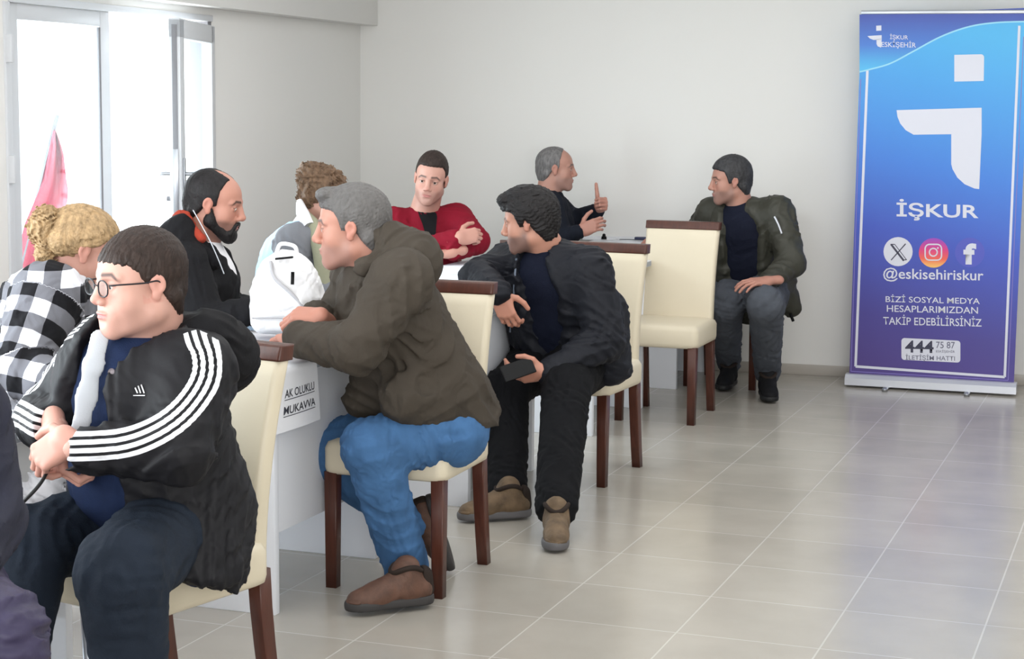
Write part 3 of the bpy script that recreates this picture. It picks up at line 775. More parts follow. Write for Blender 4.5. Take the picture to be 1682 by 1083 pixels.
def shoe(par, ank, toe, up=(0, 0, 1), um=None, sm=None, sc=1.0, name='shoe', h=.0045, low=False):
    """ank: ankle joint, about .10 above the sole bottom"""
    A = frame(toe, np.array(up, float)); ank = np.array(ank, float)
    tw = lambda P: ank+(np.asarray(P)*sc)@A
    U = 'u'
    up_ = [(U, cap((0, -.045, -.055), (0, .07, -.062), .040, .038), 0), (U, ell((0, .125, -.070), (.044, .068, .036)), .03),
           (U, cap((0, -.01, -.04), (0, .0, .010 if not low else -.005), .043, .042), .03), (U, cap((0, .01, -.02), (0, .10, -.055), .036, .032), .03),
           ('i', half((0, 0, -.088), (0, 0, -1)), .002)]
    v, q = surf(up_, h/sc, folds(7, .05, .0015)); root = raw(name, tw(v), q, um, par, True)
    so = [(U, cap((0, -.045, -.085), (0, .06, -.085), .043, .042), 0), (U, ell((.003, .125, -.085), (.049, .074, .05)), .02),
          ('i', half((0, 0, -.072), (0, 0, 1)), .002), ('i', half((0, 0, -.100), (0, 0, -1)), .002)]
    v, q = surf(so, h/sc); 
    s2 = raw('sole', tw(v), q, sm, None, True); s2.parent = root
    me = s2.data; me.transform(Matrix.Translation(-par.location))
    A2 = [(U, cap((0, -.060, -.058), (0, -.055, -.015), .031, .031, (1, 0, 0), .9), 0), ('i', half((0, -.045, 0), (0, 1, .15)), .004), ('i', half((0, 0, -.075), (0, 0, -1)), .004)]
    lm = mat('dark_lace', (44, 36, 32), .8)
    if not low:
        v, q = surf(A2, h/sc); hc = raw('heel_counter', tw(v), q, lm, None, True); hc.parent = root; hc.data.transform(Matrix.Translation(-par.location))
        v, q = surf([(U, ell((0, .135, -.080), (.0475, .062, .034)), 0), ('i', half((0, .140, 0), (0, -1, -.3)), .004), ('i', half((0, 0, -.075), (0, 0, -1)), .002)], h/sc)
        tc_ = raw('toe_cap', tw(v), q, um, None, True); tc_.parent = root; tc_.data.transform(Matrix.Translation(-par.location))
        cr = tubeo('collar', [tw((.040*math.cos(a), .046*math.sin(a)+.003, .012+.010*math.cos(2*a))) for a in np.linspace(0, 6.28, 14)], .009, lm, None, 8); cr.parent = root; cr.data.transform(Matrix.Translation(-par.location))
        for i in range(5):
            yy = .03+.022*i; zz = -.001-.0105*i-.006*(i == 4)+.004
            tl_ = tubeo('lace', [tw(p) for p in ((-.022, yy, zz-.010), (-.008, yy+.004, zz+.003), (.008, yy+.004, zz+.003), (.022, yy, zz-.010))], .0036*sc, lm, None, 6)
            tl_.parent = root; tl_.data.transform(Matrix.Translation(-par.location))
    return root
def person(label, base):
    return thing('person', label, 'person', (float(base[0]), float(base[1]), 0), 0, None, world=True)
def body(par, inner, hd, hands, skin):
    """one continuous skin mesh: torso and limbs under the clothes, head, hands"""
    ex = []
    if hd is not None: ex += hd.mesh()
    ex += [skin_part(x, skin) for x in hands]
    return net('body', inner, .014, SKINM, par, None, lambda v: np.tile(np.array(lin(*skin))*SKF, (len(v), 1)), None, ex)
def polyattr(pts, N):
    """attribute (signed distance across, distance along, side) relative to a polyline of the sleeve"""
    pts = [np.array(p, float) for p in pts]; N = nrm(N)
    def f(P):
        best = np.full(len(P), 1e9); S_ = np.zeros(len(P)); T = np.zeros(len(P)); W = np.zeros(len(P)); acc = 0
        for a, b in zip(pts[:-1], pts[1:]):
            ab = b-a; L2 = ab@ab; t = np.clip((P-a)@ab/L2, 0, 1); r = P-a-t[:, None]*ab; dd = np.sqrt((r**2).sum(1)); mk = dd < best
            n_ = r@N; s_ = (r-n_[:, None]*N)@nrm(np.cross(N, ab))
            best[mk] = dd[mk]; S_[mk] = s_[mk]; T[mk] = acc+t[mk]*math.sqrt(L2); W[mk] = n_[mk]; acc += math.sqrt(L2)
        return np.stack([S_, T, W], 1)
    return f
def lerp(a, b, t): return np.array(a)*(1-t)+np.array(b)*t
#PART5
# ------------------------------------------------------------ cloth materials
def stripem():
    M = mat('black_nylon', (30, 30, 34), .6, bump=.10, bscale=90, spec=.22); nt = M.node_tree; N = nt.nodes; L = nt.links; P = N['Principled BSDF']
    def band(an):
        a = N.new('ShaderNodeAttribute'); a.attribute_name = an; s = N.new('ShaderNodeSeparateXYZ'); L.new(a.outputs['Vector'], s.inputs[0])
        def M_(op, x, y=None, z=None):
            n = N.new('ShaderNodeMath'); n.operation = op
            for i, q in enumerate((x, y, z)):
                if q is None: continue
                if isinstance(q, (int, float)): n.inputs[i].default_value = q
                else: L.new(q, n.inputs[i])
            return n.outputs[0]
        p = .0175
        fr = M_('FRACT', M_('MULTIPLY', s.outputs['X'], 1/p)); d = M_('ABSOLUTE', M_('SUBTRACT', fr, .5)); on = M_('LESS_THAN', d, .30)
        ins = M_('LESS_THAN', M_('ABSOLUTE', s.outputs['X']), 2*p); sd = M_('GREATER_THAN', s.outputs['Z'], .0)
        e = M_('GREATER_THAN', s.outputs['Y'], .004)
        return M_('MULTIPLY', M_('MULTIPLY', on, ins), M_('MULTIPLY', sd, e)), M_
    b1, M_ = band('sl'); b2, _ = band('sr'); mx = M_('MAXIMUM', b1, b2)
    mi = N.new('ShaderNodeMix'); mi.data_type = 'RGBA'; L.new(mx, mi.inputs[0]); mi.inputs[6].default_value = (*lin(22, 22, 26), 1); mi.inputs[7].default_value = (*lin(228, 230, 236), 1)
    L.new(mi.outputs[2], P.inputs['Base Color']); return M
def plaidm():
    M = mat('plaid_flannel', (120, 120, 124), .8, bump=.15, bscale=300); nt = M.node_tree; N = nt.nodes; L = nt.links; P = N['Principled BSDF']
    a = N.new('ShaderNodeAttribute'); a.attribute_name = 'pl'; s = N.new('ShaderNodeSeparateXYZ'); L.new(a.outputs['Vector'], s.inputs[0])
    outs = []
    for ax in 'XY':
        m1 = N.new('ShaderNodeMath'); m1.operation = 'MULTIPLY'; m1.inputs[1].default_value = 1/.088; L.new(s.outputs[ax], m1.inputs[0])
        m2 = N.new('ShaderNodeMath'); m2.operation = 'FRACT'; L.new(m1.outputs[0], m2.inputs[0])
        m3 = N.new('ShaderNodeMath'); m3.operation = 'LESS_THAN'; m3.inputs[1].default_value = .5; L.new(m2.outputs[0], m3.inputs[0]); outs.append(m3)
    ad = N.new('ShaderNodeMath'); ad.operation = 'ADD'; L.new(outs[0].outputs[0], ad.inputs[0]); L.new(outs[1].outputs[0], ad.inputs[1])
    dv = N.new('ShaderNodeMath'); dv.operation = 'DIVIDE'; dv.inputs[1].default_value = 2; L.new(ad.outputs[0], dv.inputs[0])
    c = N.new('ShaderNodeValToRGB'); c.color_ramp.interpolation = 'CONSTANT'; e = c.color_ramp.elements
    e[0].position = 0; e[0].color = (*lin(226, 228, 236), 1); e[1].position = .75; e[1].color = (*lin(22, 22, 26), 1); q = e.new(.25); q.color = (*lin(112, 113, 120), 1)
    L.new(dv.outputs[0], c.inputs[0]); L.new(c.outputs[0], P.inputs['Base Color']); return M
NAVY = mat('navy_knit', (24, 37, 66), .85, bump=.3, bscale=420, var=.08, vscale=30)
DARKJ = mat('dark_blue_denim', (30, 38, 50), .8, bump=.25, bscale=300, var=.16, vscale=9)
JEANS = mat('blue_denim', (64, 100, 142), .85, bump=.25, bscale=380, var=.22, vscale=10)
OLIVE = mat('brown_olive_canvas', (64, 58, 51), .75, bump=.2, bscale=260, var=.10, vscale=7)
OLIVE2 = mat('brown_lining', (50, 47, 43), .85)
BLK = mat('black_cloth', (20, 20, 23), .8, bump=.2, bscale=200)
BLKT = mat('black_trousers', (9, 10, 14), .85, bump=.2, bscale=260)
NJK = mat('navy_black_padded', (24, 26, 33), .62, spec=.2, bump=.15, bscale=120)
GRYJ = mat('grey_denim', (76, 80, 88), .85, bump=.2, bscale=300, var=.15, vscale=10)
RED = mat('dark_red_knit', (122, 16, 36), .85, bump=.35, bscale=300, var=.1, vscale=12)
WHT = mat('white_cloth', (226, 226, 230), .8, bump=.1, bscale=300)
GREYC = mat('pale_grey_lining', (190, 195, 202), .85, bump=.2, bscale=300)
BOOT = mat('brown_boot_leather', (84, 58, 46), .6, bump=.3, bscale=160, var=.3, vscale=25)
BOOT2 = mat('tan_boot_leather', (98, 80, 60), .7, bump=.3, bscale=160, var=.3, vscale=25)
SOLE = mat('dark_rubber', (52, 50, 50), .7)
SOLE2 = mat('grey_rubber', (92, 90, 92), .7)
BSHOE = mat('black_suede', (24, 24, 27), .8)
ZIP = mat('zip_metal', (190, 192, 198), .35, metal=.7)
def hairm(n, c, r=.55): return mat(n, c, r, bump=.5, bscale=240, var=.35, vscale=90, aniso=(1, 1, .35), spec=.22)
H_BRN = hairm('dark_brown_hair', (48, 38, 34)); H_GREY = hairm('grey_hair', (96, 94, 93)); H_GREY.node_tree.nodes['Map Range'].inputs['To Min'].default_value = .85; H_GREY.node_tree.nodes['Map Range'].inputs['To Max'].default_value = 1.15; H_BLK = hairm('black_hair', (30, 28, 29))
H_BLO = hairm('blonde_hair', (158, 132, 98)); H_CRL = hairm('curly_brown_hair', (104, 82, 64)); H_SALT = hairm('salt_pepper_hair', (58, 58, 60))
H_LT = hairm('short_grey_hair', (112, 110, 110))
cx = SIDE; cy = HEAD; cz = np.array([0, 0, 1.0])
def dirc(x, y, z=0): return nrm(cx*x+cy*y+cz*z)      # direction in camera-heading axes: right, away, up

# ============================================================ 1 man in the striped jacket
p = person('person in glasses and a black jacket with white sleeve stripes, sitting in front', J(240, 900, 4.1))
SK = (226, 172, 150)
pel, chest, nk = J(268, 852, 4.18), J(228, 655, 4.10), J(245, 565, 4.08)
sl, sr = J(322, 612, 3.99), J(142, 622, 4.24)
el, wl_ = J(296, 740, 3.86), J(124, 736, 3.86)
er, wr = J(72, 690, 4.22), J(92, 706, 3.98)
hl, hr = J(285, 862, 4.10), J(205, 850, 4.26); kl, kr = J(200, 940, 3.74), J(52, 896, 3.98)
al, ar = np.array([*(kl+dirc(.02, .06)*.06)[:2], .09]), J(-20, 1290, z=.1)
hd = Head(J(229, 463, 4.03), dirc(-.78, -.62, -.03), sc=1.0, fat=.008, jaw=1.04, nose=.95, skin=SK, lips=(205, 120, 118), brow=(60, 45, 40), h=.0024, neck=nk, nr=.066, lid=.5, stub=.10, gaze=(0, -.15))
inner = torso(pel, chest, nk, sl, sr, .13, .10, .05, .055)+arm(sl, el, wl_, (.045, .038, .03))+arm(sr, er, wr, (.045, .038, .03))+legs(hl, kl, al, (.07, .05, .035))+legs(hr, kr, ar, (.07, .05, .035))
hA = hand(J(114, 716, 3.87), dirc(-.80, .15, -.60), dirc(-.45, -.80, .35), -1, (.75, .9, .6), h=.0026, arm=J(140, 740, 3.86))
hB = hand(J(92, 706, 3.96), dirc(.10, -.15, -1), dirc(-.85, -.5, 0), 1, (.9, 1.0, .7), h=.0026, arm=J(86, 690, 4.02))
body(p, inner, hd, [hA, hB], SK)
hair(hd, p, H_BRN, .006, [(-.13, -.080), (-.06, -.085), (-.035, -.05), (-.014, -.012), (.0, .010), (.012, .0), (.024, .004), (.036, .025), (.055, .040), (.075, .043), (.12, .046)],
     d=(0, .45, -1), seed=3, wl=.005, amp=.0012, vol=(.002, -.004, .002), extra=[])
# glasses
GL = mat('black_spectacle_frame', (28, 28, 34), .3); g_ = []
gr = tag(thing('spectacles', None, None, p.location, 0)); gr.parent = p; gr.location = (0, 0, 0); gr['_w'] = 0
def lc(P): return [hd.tw(q)-np.array(p.location) for q in P]
for sx in (1, -1):
    q = [(sx*(.032+.023*math.cos(a)*(1 if math.cos(a)*sx > 0 else 1)), .1045-.10*max(0, abs(.023*math.cos(a))-.012), -.004+.0180*np.sign(math.sin(a))*abs(math.sin(a))**.7) for a in np.linspace(0, 2*math.pi, 25)]
    tubeo('rim', lc(q), .0017, GL, gr, 6, False)
    tubeo('temple', lc([(sx*.056, .101, .004), (sx*.071, .085, .006), (sx*.080, .03, .006), (sx*.081, -.004, .008), (sx*.078, -.02, -.008)]), .0020, GL, gr, 6)
    vv = lc([(sx*.032+.0225*math.cos(a), .1035, -.004+.0175*np.sign(math.sin(a))*abs(math.sin(a))**.7) for a in np.linspace(0, 2*math.pi, 24, endpoint=False)])
    raw('lens', vv, [tuple(range(24))], GLASS, gr)
tubeo('bridge', lc([(-.010, .104, .0), (0, .108, .003), (.010, .104, .0)]), .0017, GL, gr, 6)
# sweater, jacket, trousers
lat = nrm(sr-sl); fr = nrm(np.cross(lat, cz)); fr = fr if fr.dot(dirc(-1, -.5)) > 0 else -fr
net('sweater', torso(pel+cz*.0, chest, nk-cz*.02, sl, sr, .185, .148, .07, .072, belly=((pel+chest)/2+fr*.05-cz*.03, (.15, .14, .13))), .006, NAVY, p, folds(11, .08, .003))
bc = nk+cz*.0
tubeo('collar', [nk+cz*.012+lat*.075*math.cos(a)+fr*(.070*math.sin(a)+.012)-cz*.022*max(0, math.sin(a)) for a in np.linspace(0, 6.283, 16)], .014, NAVY, p, 8)
for i, (x, y) in enumerate([(182, 613), (172, 700)]):
    c_ = J(x, y, 3.98); 
ops = torso(pel-cz*.03, chest, nk-cz*.045, sl, sr, .215, .180, .085, .085, .06)
ops += [('u', cap(pel+lat*-.08, pel-cz*.09+lat*-.14+fr*.04, .17, .14, lat, .9), .06), ('u', cap(pel+lat*.05, pel-cz*.06+lat*.10, .15, .12), .06)]
ops += arm(sl, el, wl_, (.090, .074, .052))+arm(sr, er, wr, (.080, .068, .052))
op_c = [J(185, 560, 3.80), J(205, 660, 3.72), J(200, 800, 3.70), J(215, 930, 3.72)]
ops += [('s', cap(lerp(nk, chest, .2)+fr*.20, chest+fr*.21, .045, .085), .02), ('s', cap(chest+fr*.21-lat*.015, pel+fr*.24+cz*.02, .085, .12), .02)]
ops += [('s', cap(nk+cz*.045+fr*.01, nk+fr*.10+cz*.0, .098, .075), .015), ('s', cap(nk+fr*.10+cz*.0, lerp(nk, chest, .6)+fr*.19, .06, .05), .02), ('i', half(pel-cz*.135+fr*.0, (fr[0]*.35, fr[1]*.35, -1)), .012),
        ('s', cap(wl_+nrm(wl_-el)*.045, wl_+nrm(wl_-el)*.10, .06), .004), ('s', cap(wr+nrm(wr-er)*.05, wr+nrm(wr-er)*.1, .05), .004)]
jk = net('jacket', ops, .005, stripem(), p, add(folds(5, .11, .007), folds(8, .045, .0025)), None,
         {'sl': polyattr(smooth_pts([J(326, 540, 3.99), J(342, 585, 3.97), J(338, 628, 3.93), J(308, 672, 3.90), J(262, 706, 3.87), J(200, 727, 3.86), J(100, 732, 3.87)], 5), dirc(.05, -1, .12)), 'sr': polyattr([nk+lat*.06, sr, er, wr], dirc(-1, -.25, .35))})
# hood lying on the back
hb = nk-fr*.085-cz*.0
net('hood', [('u', cap(hb+lat*-.10-cz*.02, hb+lat*.09, .080, .072), 0), ('u', cap(hb-fr*.06-cz*.05+lat*-.08, hb-fr*.06-cz*.07+lat*.06, .088, .07), .05),
             ('u', cap(hb+lat*-.10, nk+fr*.05-cz*.05+lat*-.105, .050, .030), .04), ('u', cap(hb+lat*.09, nk+fr*.05-cz*.05+lat*.10, .048, .03), .04),
             ('s', cap(nk+cz*.10+fr*.02, nk-cz*.0+fr*.02, .084, .078), .02)], .005, BLK, p, folds(21, .07, .005))
# pale lining of the open edge
edge = [J(164, 556, 3.98), J(153, 600, 3.955), J(143, 650, 3.945), J(133, 700, 3.94)]
net('jacket_lining', [('u', cap(a, b, .021, .021, dirc(1, .35), .25), .006) for a, b in zip(edge[:-1], edge[1:])], .004, GREYC, p)
net('trousers', [('u', cap(hl, hr, .125, .12), 0)]+legs(hl, kl, al+cz*.0, (.112, .098, .062))+legs(hr, kr, ar, (.105, .09, .06)), .006, DARKJ, p, add(folds(31, .09, .005), folds(33, .04, .002)))
shoe(p, al+cz*.01, dirc(-.5, -.8), um=BSHOE, sm=SOLE, low=True, h=.007); shoe(p, ar+cz*.01, dirc(-.8, -.5), um=BSHOE, sm=SOLE, low=True, h=.007)
#PART6

from mathutils.bvhtree import BVHTree
def onto(ob, px, py, off=.0015):
    """point where the line of sight meets a built surface"""
    mw = np.array(ob.parent.location) if ob.parent else np.zeros(3)
    me = ob.data; n = len(me.vertices); co = np.zeros(n*3); me.vertices.foreach_get('co', co); co = co.reshape(-1, 3)+mw
    if not hasattr(onto, 'c'): onto.c = {}
    if ob.name not in onto.c: onto.c[ob.name] = BVHTree.FromPolygons([tuple(v) for v in co], [tuple(q.vertices) for q in me.polygons])
    h, nn, _, _ = onto.c[ob.name].ray_cast(Vector(CAM), Vector(_ray(px, py)).normalized())
    if h is None: return None, None
    return np.array(h)-nrm(_ray(px, py))*off, np.array(nn)
def bar(name, ob, pts, r, m, par, seg=6):
    P = [onto(ob, x, y)[0] for x, y in pts]; P = [q for q in P if q is not None]
    if len(P) > 1: return tubeo(name, P, r, m, par, seg, False)
for i_, (a_, b_) in enumerate((((222, 637), (226, 646)), ((227, 634), (231, 646)), ((232, 632), (237, 646)))): bar('chest_logo', jk, [a_, b_], .0016, WHT, p)
bar('chest_logo', jk, [(219, 650), (238, 650)], .0012, WHT, p)
q_, n_ = onto(bpy.data.objects['sweater'], 184, 612)
if q_ is not None: tubeo('button', [q_, q_+n_*.004], .0085, mat('grey_button', (120, 112, 116), .4), p, 14, False)
bar('zip_puller', jk, [(160, 868), (157, 885), (154, 898)], .004, ZIP, p)
def fdir(sl, sr, ref):
    l = nrm(np.array(sr)-np.array(sl)); f = nrm(np.cross(l, cz)); return l, (f if f.dot(ref) > 0 else -f)
# ============================================================ 2 grey haired man leaning on the desk
SK = (208, 148, 124)
p = person('person with short grey hair in an olive brown jacket and blue jeans', J(700, 800, 5.6))
pel, chest, nk = J(724, 676, 5.74), J(645, 525, 5.62), J(612, 436, 5.60)
sl, sr = J(662, 462, 5.42), J(592, 452, 5.80)
el, wl_ = J(585, 572, 5.30), J(492, 556, 5.44); er, wr = J(540, 560, 5.84), J(520, 522, 5.58)
hl, hr = J(738, 704, 5.64), J(712, 690, 5.86); kl, kr = J(608, 735, 5.42), J(528, 742, 5.74)
al, ar = J(664, 912, z=.13), J(672, 862, 5.80)
hd = Head(J(579, 373, 5.58), dirc(-.985, .03, -.06), sc=1.05, jaw=1.0, nose=1.15, fat=.002, skin=SK, lips=(178, 108, 98), brow=(80, 72, 68), h=.0030, neck=nk, nr=.062, stub=.35, stubc=(150, 130, 122), lid=.5)
inner = torso(pel, chest, nk, sl, sr, .13, .10, .05, .055)+arm(sl, el, wl_, (.045, .038, .03))+arm(sr, er, wr, (.045, .038, .03))+legs(hl, kl, al, (.07, .05, .035))+legs(hr, kr, ar, (.07, .05, .035))
hA = hand(J(532, 520, 5.50), dirc(-1, .05, .05), dirc(-.1, -.55, 1), 1, (.75, 1.1, .8), h=.003, arm=J(545, 535, 5.6))
hB = hand(wl_, dirc(-.6, .8, -.05), dirc(0, 0, 1), -1, (.3, .4, .3), h=.004)
body(p, inner, hd, [hA, hB], SK)
hair(hd, p, H_GREY, .008, [(-.13, -.07), (-.06, -.075), (-.03, -.04), (-.012, -.006), (.0, .014), (.012, -.010), (.026, -.008), (.032, .025), (.045, .050), (.07, .058), (.12, .062)], d=(0, 1, -.3), seed=5, wl=.006, amp=.0013, vol=(.0, .002, .004),
     extra=[('u', ell((0, .072, .098), (.055, .030, .022)), .02)])
lat, fr = fdir(sl, sr, dirc(-1, -.2, -.3)); ax_ = nrm(chest-pel)
net('sweater', torso(pel, chest, nk-cz*.02, sl, sr, .16, .12, .06, .062), .008, mat('charcoal_knit', (34, 34, 36), .9, bump=.3), p)
ops = torso(pel-cz*.02, chest, nk-cz*.05, sl, sr, .205, .165, .088, .085, .06)
ops += [('u', cap(chest+cz*.02-dirc(-.3, 0, 0)*.0, lerp(chest, nk, .6)-fr*.03, .15, .10, lat, .85), .05)]
ops += arm(sl, el, wl_, (.092, .078, .058))+arm(sr, er, wr, (.085, .072, .055))
ops += [('u', cap(J(742, 655, 5.66), J(728, 650, 5.85), .125, .12), .06), ('u', cap(J(745, 645, 5.68), J(795, 688, 5.70), .09, .045), .05),
        ('u', cap(pel+dirc(-.1, -.6, .05)*.10, J(660, 655, 5.45), .12, .075), .06), ('u', cap(lerp(chest, pel, .4)+fr*.05, J(590, 660, 5.66), .12, .055), .06),
        ('s', cap(J(560, 500, 5.45), J(545, 640, 5.55), .045, .02), .03),
        ('i', half(J(700, 690, 5.6)-cz*.035, dirc(.05, 0, -1)), .012), ('s', cap(J(596, 420, 5.6), nk+cz*.10+dirc(-.5, 0, .3)*.08, .066, .08), .015)]
net('jacket', ops, .0055, OLIVE, p, add(folds(41, .13, .010), folds(42, .05, .003)))
hb = J(662, 418, 5.62)
net('hood', [('u', cap(hb+lat*-.09, hb+lat*.09, .082, .075), 0), ('u', cap(J(690, 440, 5.50), J(690, 440, 5.75), .062, .06), .05),
             ('u', cap(hb+lat*-.10, J(598, 440, 5.46), .055, .032), .04), ('u', cap(hb+lat*.09, J(585, 440, 5.72), .05, .03), .04),
             ('u', cap(J(634, 388, 5.54), J(642, 390, 5.70), .050, .048), .05), ('s', cap(J(597, 365, 5.6), J(598, 425, 5.6), .092, .078), .018)], .005, OLIVE, p, folds(47, .08, .006))
net('trousers', [('u', cap(hl, hr, .115, .115), 0)]+legs(hl, kl, J(667, 930, z=.085), (.115, .088, .072))+legs(hr, kr, ar+dirc(0, 0, 0), (.115, .085, .060)), .0055, JEANS, p, add(folds(51, .10, .006), folds(52, .035, .0025)))
shoe(p, J(668, 940, z=.115), dirc(-.95, -.45), um=BOOT, sm=SOLE, sc=1.0)
shoe(p, J(676, 862, 5.82), dirc(.28, .1, -.95)*-1*-1, up=dirc(-.95, 0, -.3), um=BOOT, sm=SOLE, sc=.95)

# ============================================================ 3 dark haired man with a phone
SK = (206, 148, 122)
p = person('person with thick dark hair in a navy black jacket, holding a phone', J(900, 760, 7.1))
pel, chest, nk = J(922, 575, 7.26), J(902, 470, 7.16), J(900, 415, 7.14)
sl, sr = J(968, 445, 7.05), J(832, 436, 7.28)
el, wl_ = J(992, 560, 6.98), J(905, 612, 6.86); er, wr = J(786, 458, 7.06), J(820, 482, 6.84)
hl, hr = J(955, 592, 7.18), J(890, 590, 7.30); kl, kr = J(930, 640, 6.82), J(832, 640, 7.0)
al, ar = J(914, 828, z=.12), J(834, 795, z=.12)
hd = Head(J(870, 364, 7.10), dirc(-.95, .22, -.16), sc=1.0, jaw=1.0, nose=1.1, fat=.003, skin=SK, lips=(170, 104, 96), h=.0035, neck=nk, nr=.062, stub=.75, stubc=(120, 98, 90), lid=.5)
inner = torso(pel, chest, nk, sl, sr, .13, .10, .05, .055)+arm(sl, el, wl_, (.045, .038, .03))+arm(sr, er, wr, (.045, .038, .03))+legs(hl, kl, al, (.07, .05, .035))+legs(hr, kr, ar, (.07, .05, .035))
hA = hand(J(896, 612, 6.84), dirc(-1, -.15, -.12), dirc(.1, -.85, -.5), -1, curls=[(.55, .5, .35), (.65, .6, .4), (.7, .65, .45), (.75, .7, .5)], thumb=((.6, .75, -.3), (.85, .35, -.3), (.95, -.1, -.3)), h=.0032, arm=J(915, 610, 6.88))
hB = hand(J(819, 482, 6.84), dirc(.35, .0, -.9), dirc(-.3, -.9, .1), 1, (.5, .7, .5), h=.0035, arm=J(806, 472, 6.9))
body(p, inner, hd, [hA, hB], SK)
hair(hd, p, H_BLK, .017, [(-.13, -.075), (-.06, -.085), (-.03, -.04), (-.012, -.006), (.0, .012), (.012, -.014), (.028, -.012), (.036, .02), (.05, .045), (.08, .055), (.12, .056)], d=(0, 1, -.1), seed=9, wl=.010, amp=.0026, vol=(.003, .004, .006),
     extra=[('u', ell((.005, .082, .098), (.060, .034, .026)), .02), ('u', ell((.0, .02, .118), (.06, .05, .022)), .02)])
lat, fr = fdir(sl, sr, dirc(-.5, -.8))
net('sweater', torso(pel, chest, nk-cz*.01, sl, sr, .175, .135, .07, .066), .007, mat('dark_navy_knit', (14, 19, 36), .85, bump=.3), p, folds(61, .08, .003))
ops = torso(pel-cz*.02, chest, nk-cz*.045, sl, sr, .205, .165, .082, .08, .06)
ops += arm(sl, el, wl_, (.095, .082, .058))+arm(sr, er, wr, (.088, .076, .052))
ops += [('u', cap(J(985, 520, 7.15), J(1005, 600, 7.12), .12, .085), .07), ('u', cap(J(930, 560, 7.3), J(985, 610, 7.3), .15, .10), .06),
        ('s', cap(J(868, 430, 7.0), J(878, 500, 6.98), .060, .085), .02), ('s', cap(J(880, 495, 6.98), J(886, 600, 7.0), .09, .13), .02),
        ('s', cap(nk+cz*.05+fr*.04, nk+fr*.12-cz*.05, .066, .06), .02), ('i', half(J(1000, 636, 7.1), dirc(.25, 0, -1)), .012)]
jk7 = net('jacket', ops, .006, NJK, p, add(folds(63, .11, .008), folds(64, .05, .003)))
bar('jacket_zip', jk7, [(848, 425), (846, 450), (844, 480), (842, 510), (838, 545)], .0045, mat('slate_zip', (104, 114, 130), .5), p)
tubeo('collar', [nk+lat*.085*math.cos(a)+fr*(.075*math.sin(a)+.01)-cz*(.02+.035*max(0, math.sin(a))) for a in np.linspace(.9, -3.9, 16)], .022, NJK, p, 10)
net('trousers', [('u', cap(hl, hr, .13, .125), 0)]+legs(hl, kl, al-cz*.01, (.12, .094, .078))+legs(hr, kr, ar-cz*.02, (.115, .088, .076)), .006, BLKT, p, add(folds(65, .1, .005), folds(66, .04, .002)))
shoe(p, J(914, 838, z=.11), dirc(-.02, -1), um=BOOT2, sm=SOLE2, sc=1.0); shoe(p, J(836, 805, z=.11), dirc(-.95, -.32), um=BOOT2, sm=SOLE2, sc=1.0)
ph = thing('mobile_phone', 'black mobile phone held over the knee by the person in the navy black jacket', 'phone', J(851, 607, 6.80), world=False)
ph.rotation_euler = Matrix([list(dirc(-1, -.15, -.35)), list(dirc(.25, -.5, -.75)), list(nrm(np.cross(dirc(-1, -.15, -.35), dirc(.25, -.5, -.75))))]).transposed().to_euler()
boxo('phone_body', (0, 0, 0), (.125, .07, .009), mat('black_plastic', (10, 10, 12), .5, spec=.2), ph, .004)
boxo('screen', (0, 0, .0048), (.115, .062, .0006), mat('dark_glass', (6, 7, 9), .35, spec=.2), ph, 0)

# ============================================================ 4 man in the olive bomber jacket by the back wall
SK = (200, 146, 124)
p = person('person in an open olive bomber jacket and grey jeans, seated by the back wall', J(1235, 600, 9.4))
pel, chest, nk = J(1232, 470, 9.62), J(1222, 385, 9.55), J(1214, 338, 9.54)
sl, sr = J(1278, 350, 9.42), J(1168, 350, 9.68)
el, wl_ = J(1300, 432, 9.32), J(1262, 462, 9.18); er, wr = J(1140, 392, 9.85), J(1108, 384, 9.95)
hl, hr = J(1255, 482, 9.55), J(1205, 480, 9.68); kl, kr = J(1258, 500, 9.05), J(1192, 502, 9.30)
al, ar = J(1261, 612, z=.12), J(1197, 596, z=.12)
hd = Head(J(1200, 297, 9.52), dirc(-.97, -.12, -.08), sc=1.0, nose=1.15, skin=SK, h=.004, neck=nk, nr=.060, stub=.5, stubc=(128, 108, 100), lid=.4)
inner = torso(pel, chest, nk, sl, sr, .12, .09, .05, .055)+arm(sl, el, wl_, (.045, .038, .03))+arm(sr, er, wr, (.045, .038, .03))+legs(hl, kl, al, (.06, .05, .035))+legs(hr, kr, ar, (.06, .05, .035))
hA = hand(J(1264, 461, 9.12), dirc(-1, -.35, -.05), dirc(-.1, -.4, 1), -1, (.25, .4, .3), h=.0035, splay=.14)
hB = hand(wr, dirc(-1, 0, -.1), dirc(0, 0, 1), 1, (.2, .3, .2), h=.004)
body(p, inner, hd, [hA, hB], SK)
hair(hd, p, H_SALT, .010, SHORT, d=(0, 1, -.2), seed=12, wl=.008, amp=.0015, vol=(0, .002, .008))
lat, fr = fdir(sl, sr, dirc(-.6, -.8))
net('polo_shirt', torso(pel, chest, nk-cz*.02, sl, sr, .165, .125, .065, .064), .008, mat('navy_polo', (18, 22, 38), .85, bump=.2), p, folds(71, .08, .003))
tubeo('shirt_collar', [nk+lat*.066*math.cos(a)+fr*(.062*math.sin(a)+.005)-cz*(.015+.04*max(0, math.sin(a))) for a in np.linspace(1.3, -4.4, 16)], .013, mat('navy_polo', (18, 22, 38)), p, 8)
ops = torso(pel-cz*.02, chest, nk-cz*.045, sl, sr, .19, .155, .078, .074, .05)
ops += arm(sl, el, wl_, (.088, .076, .050))+arm(sr, er, wr, (.08, .068, .05))
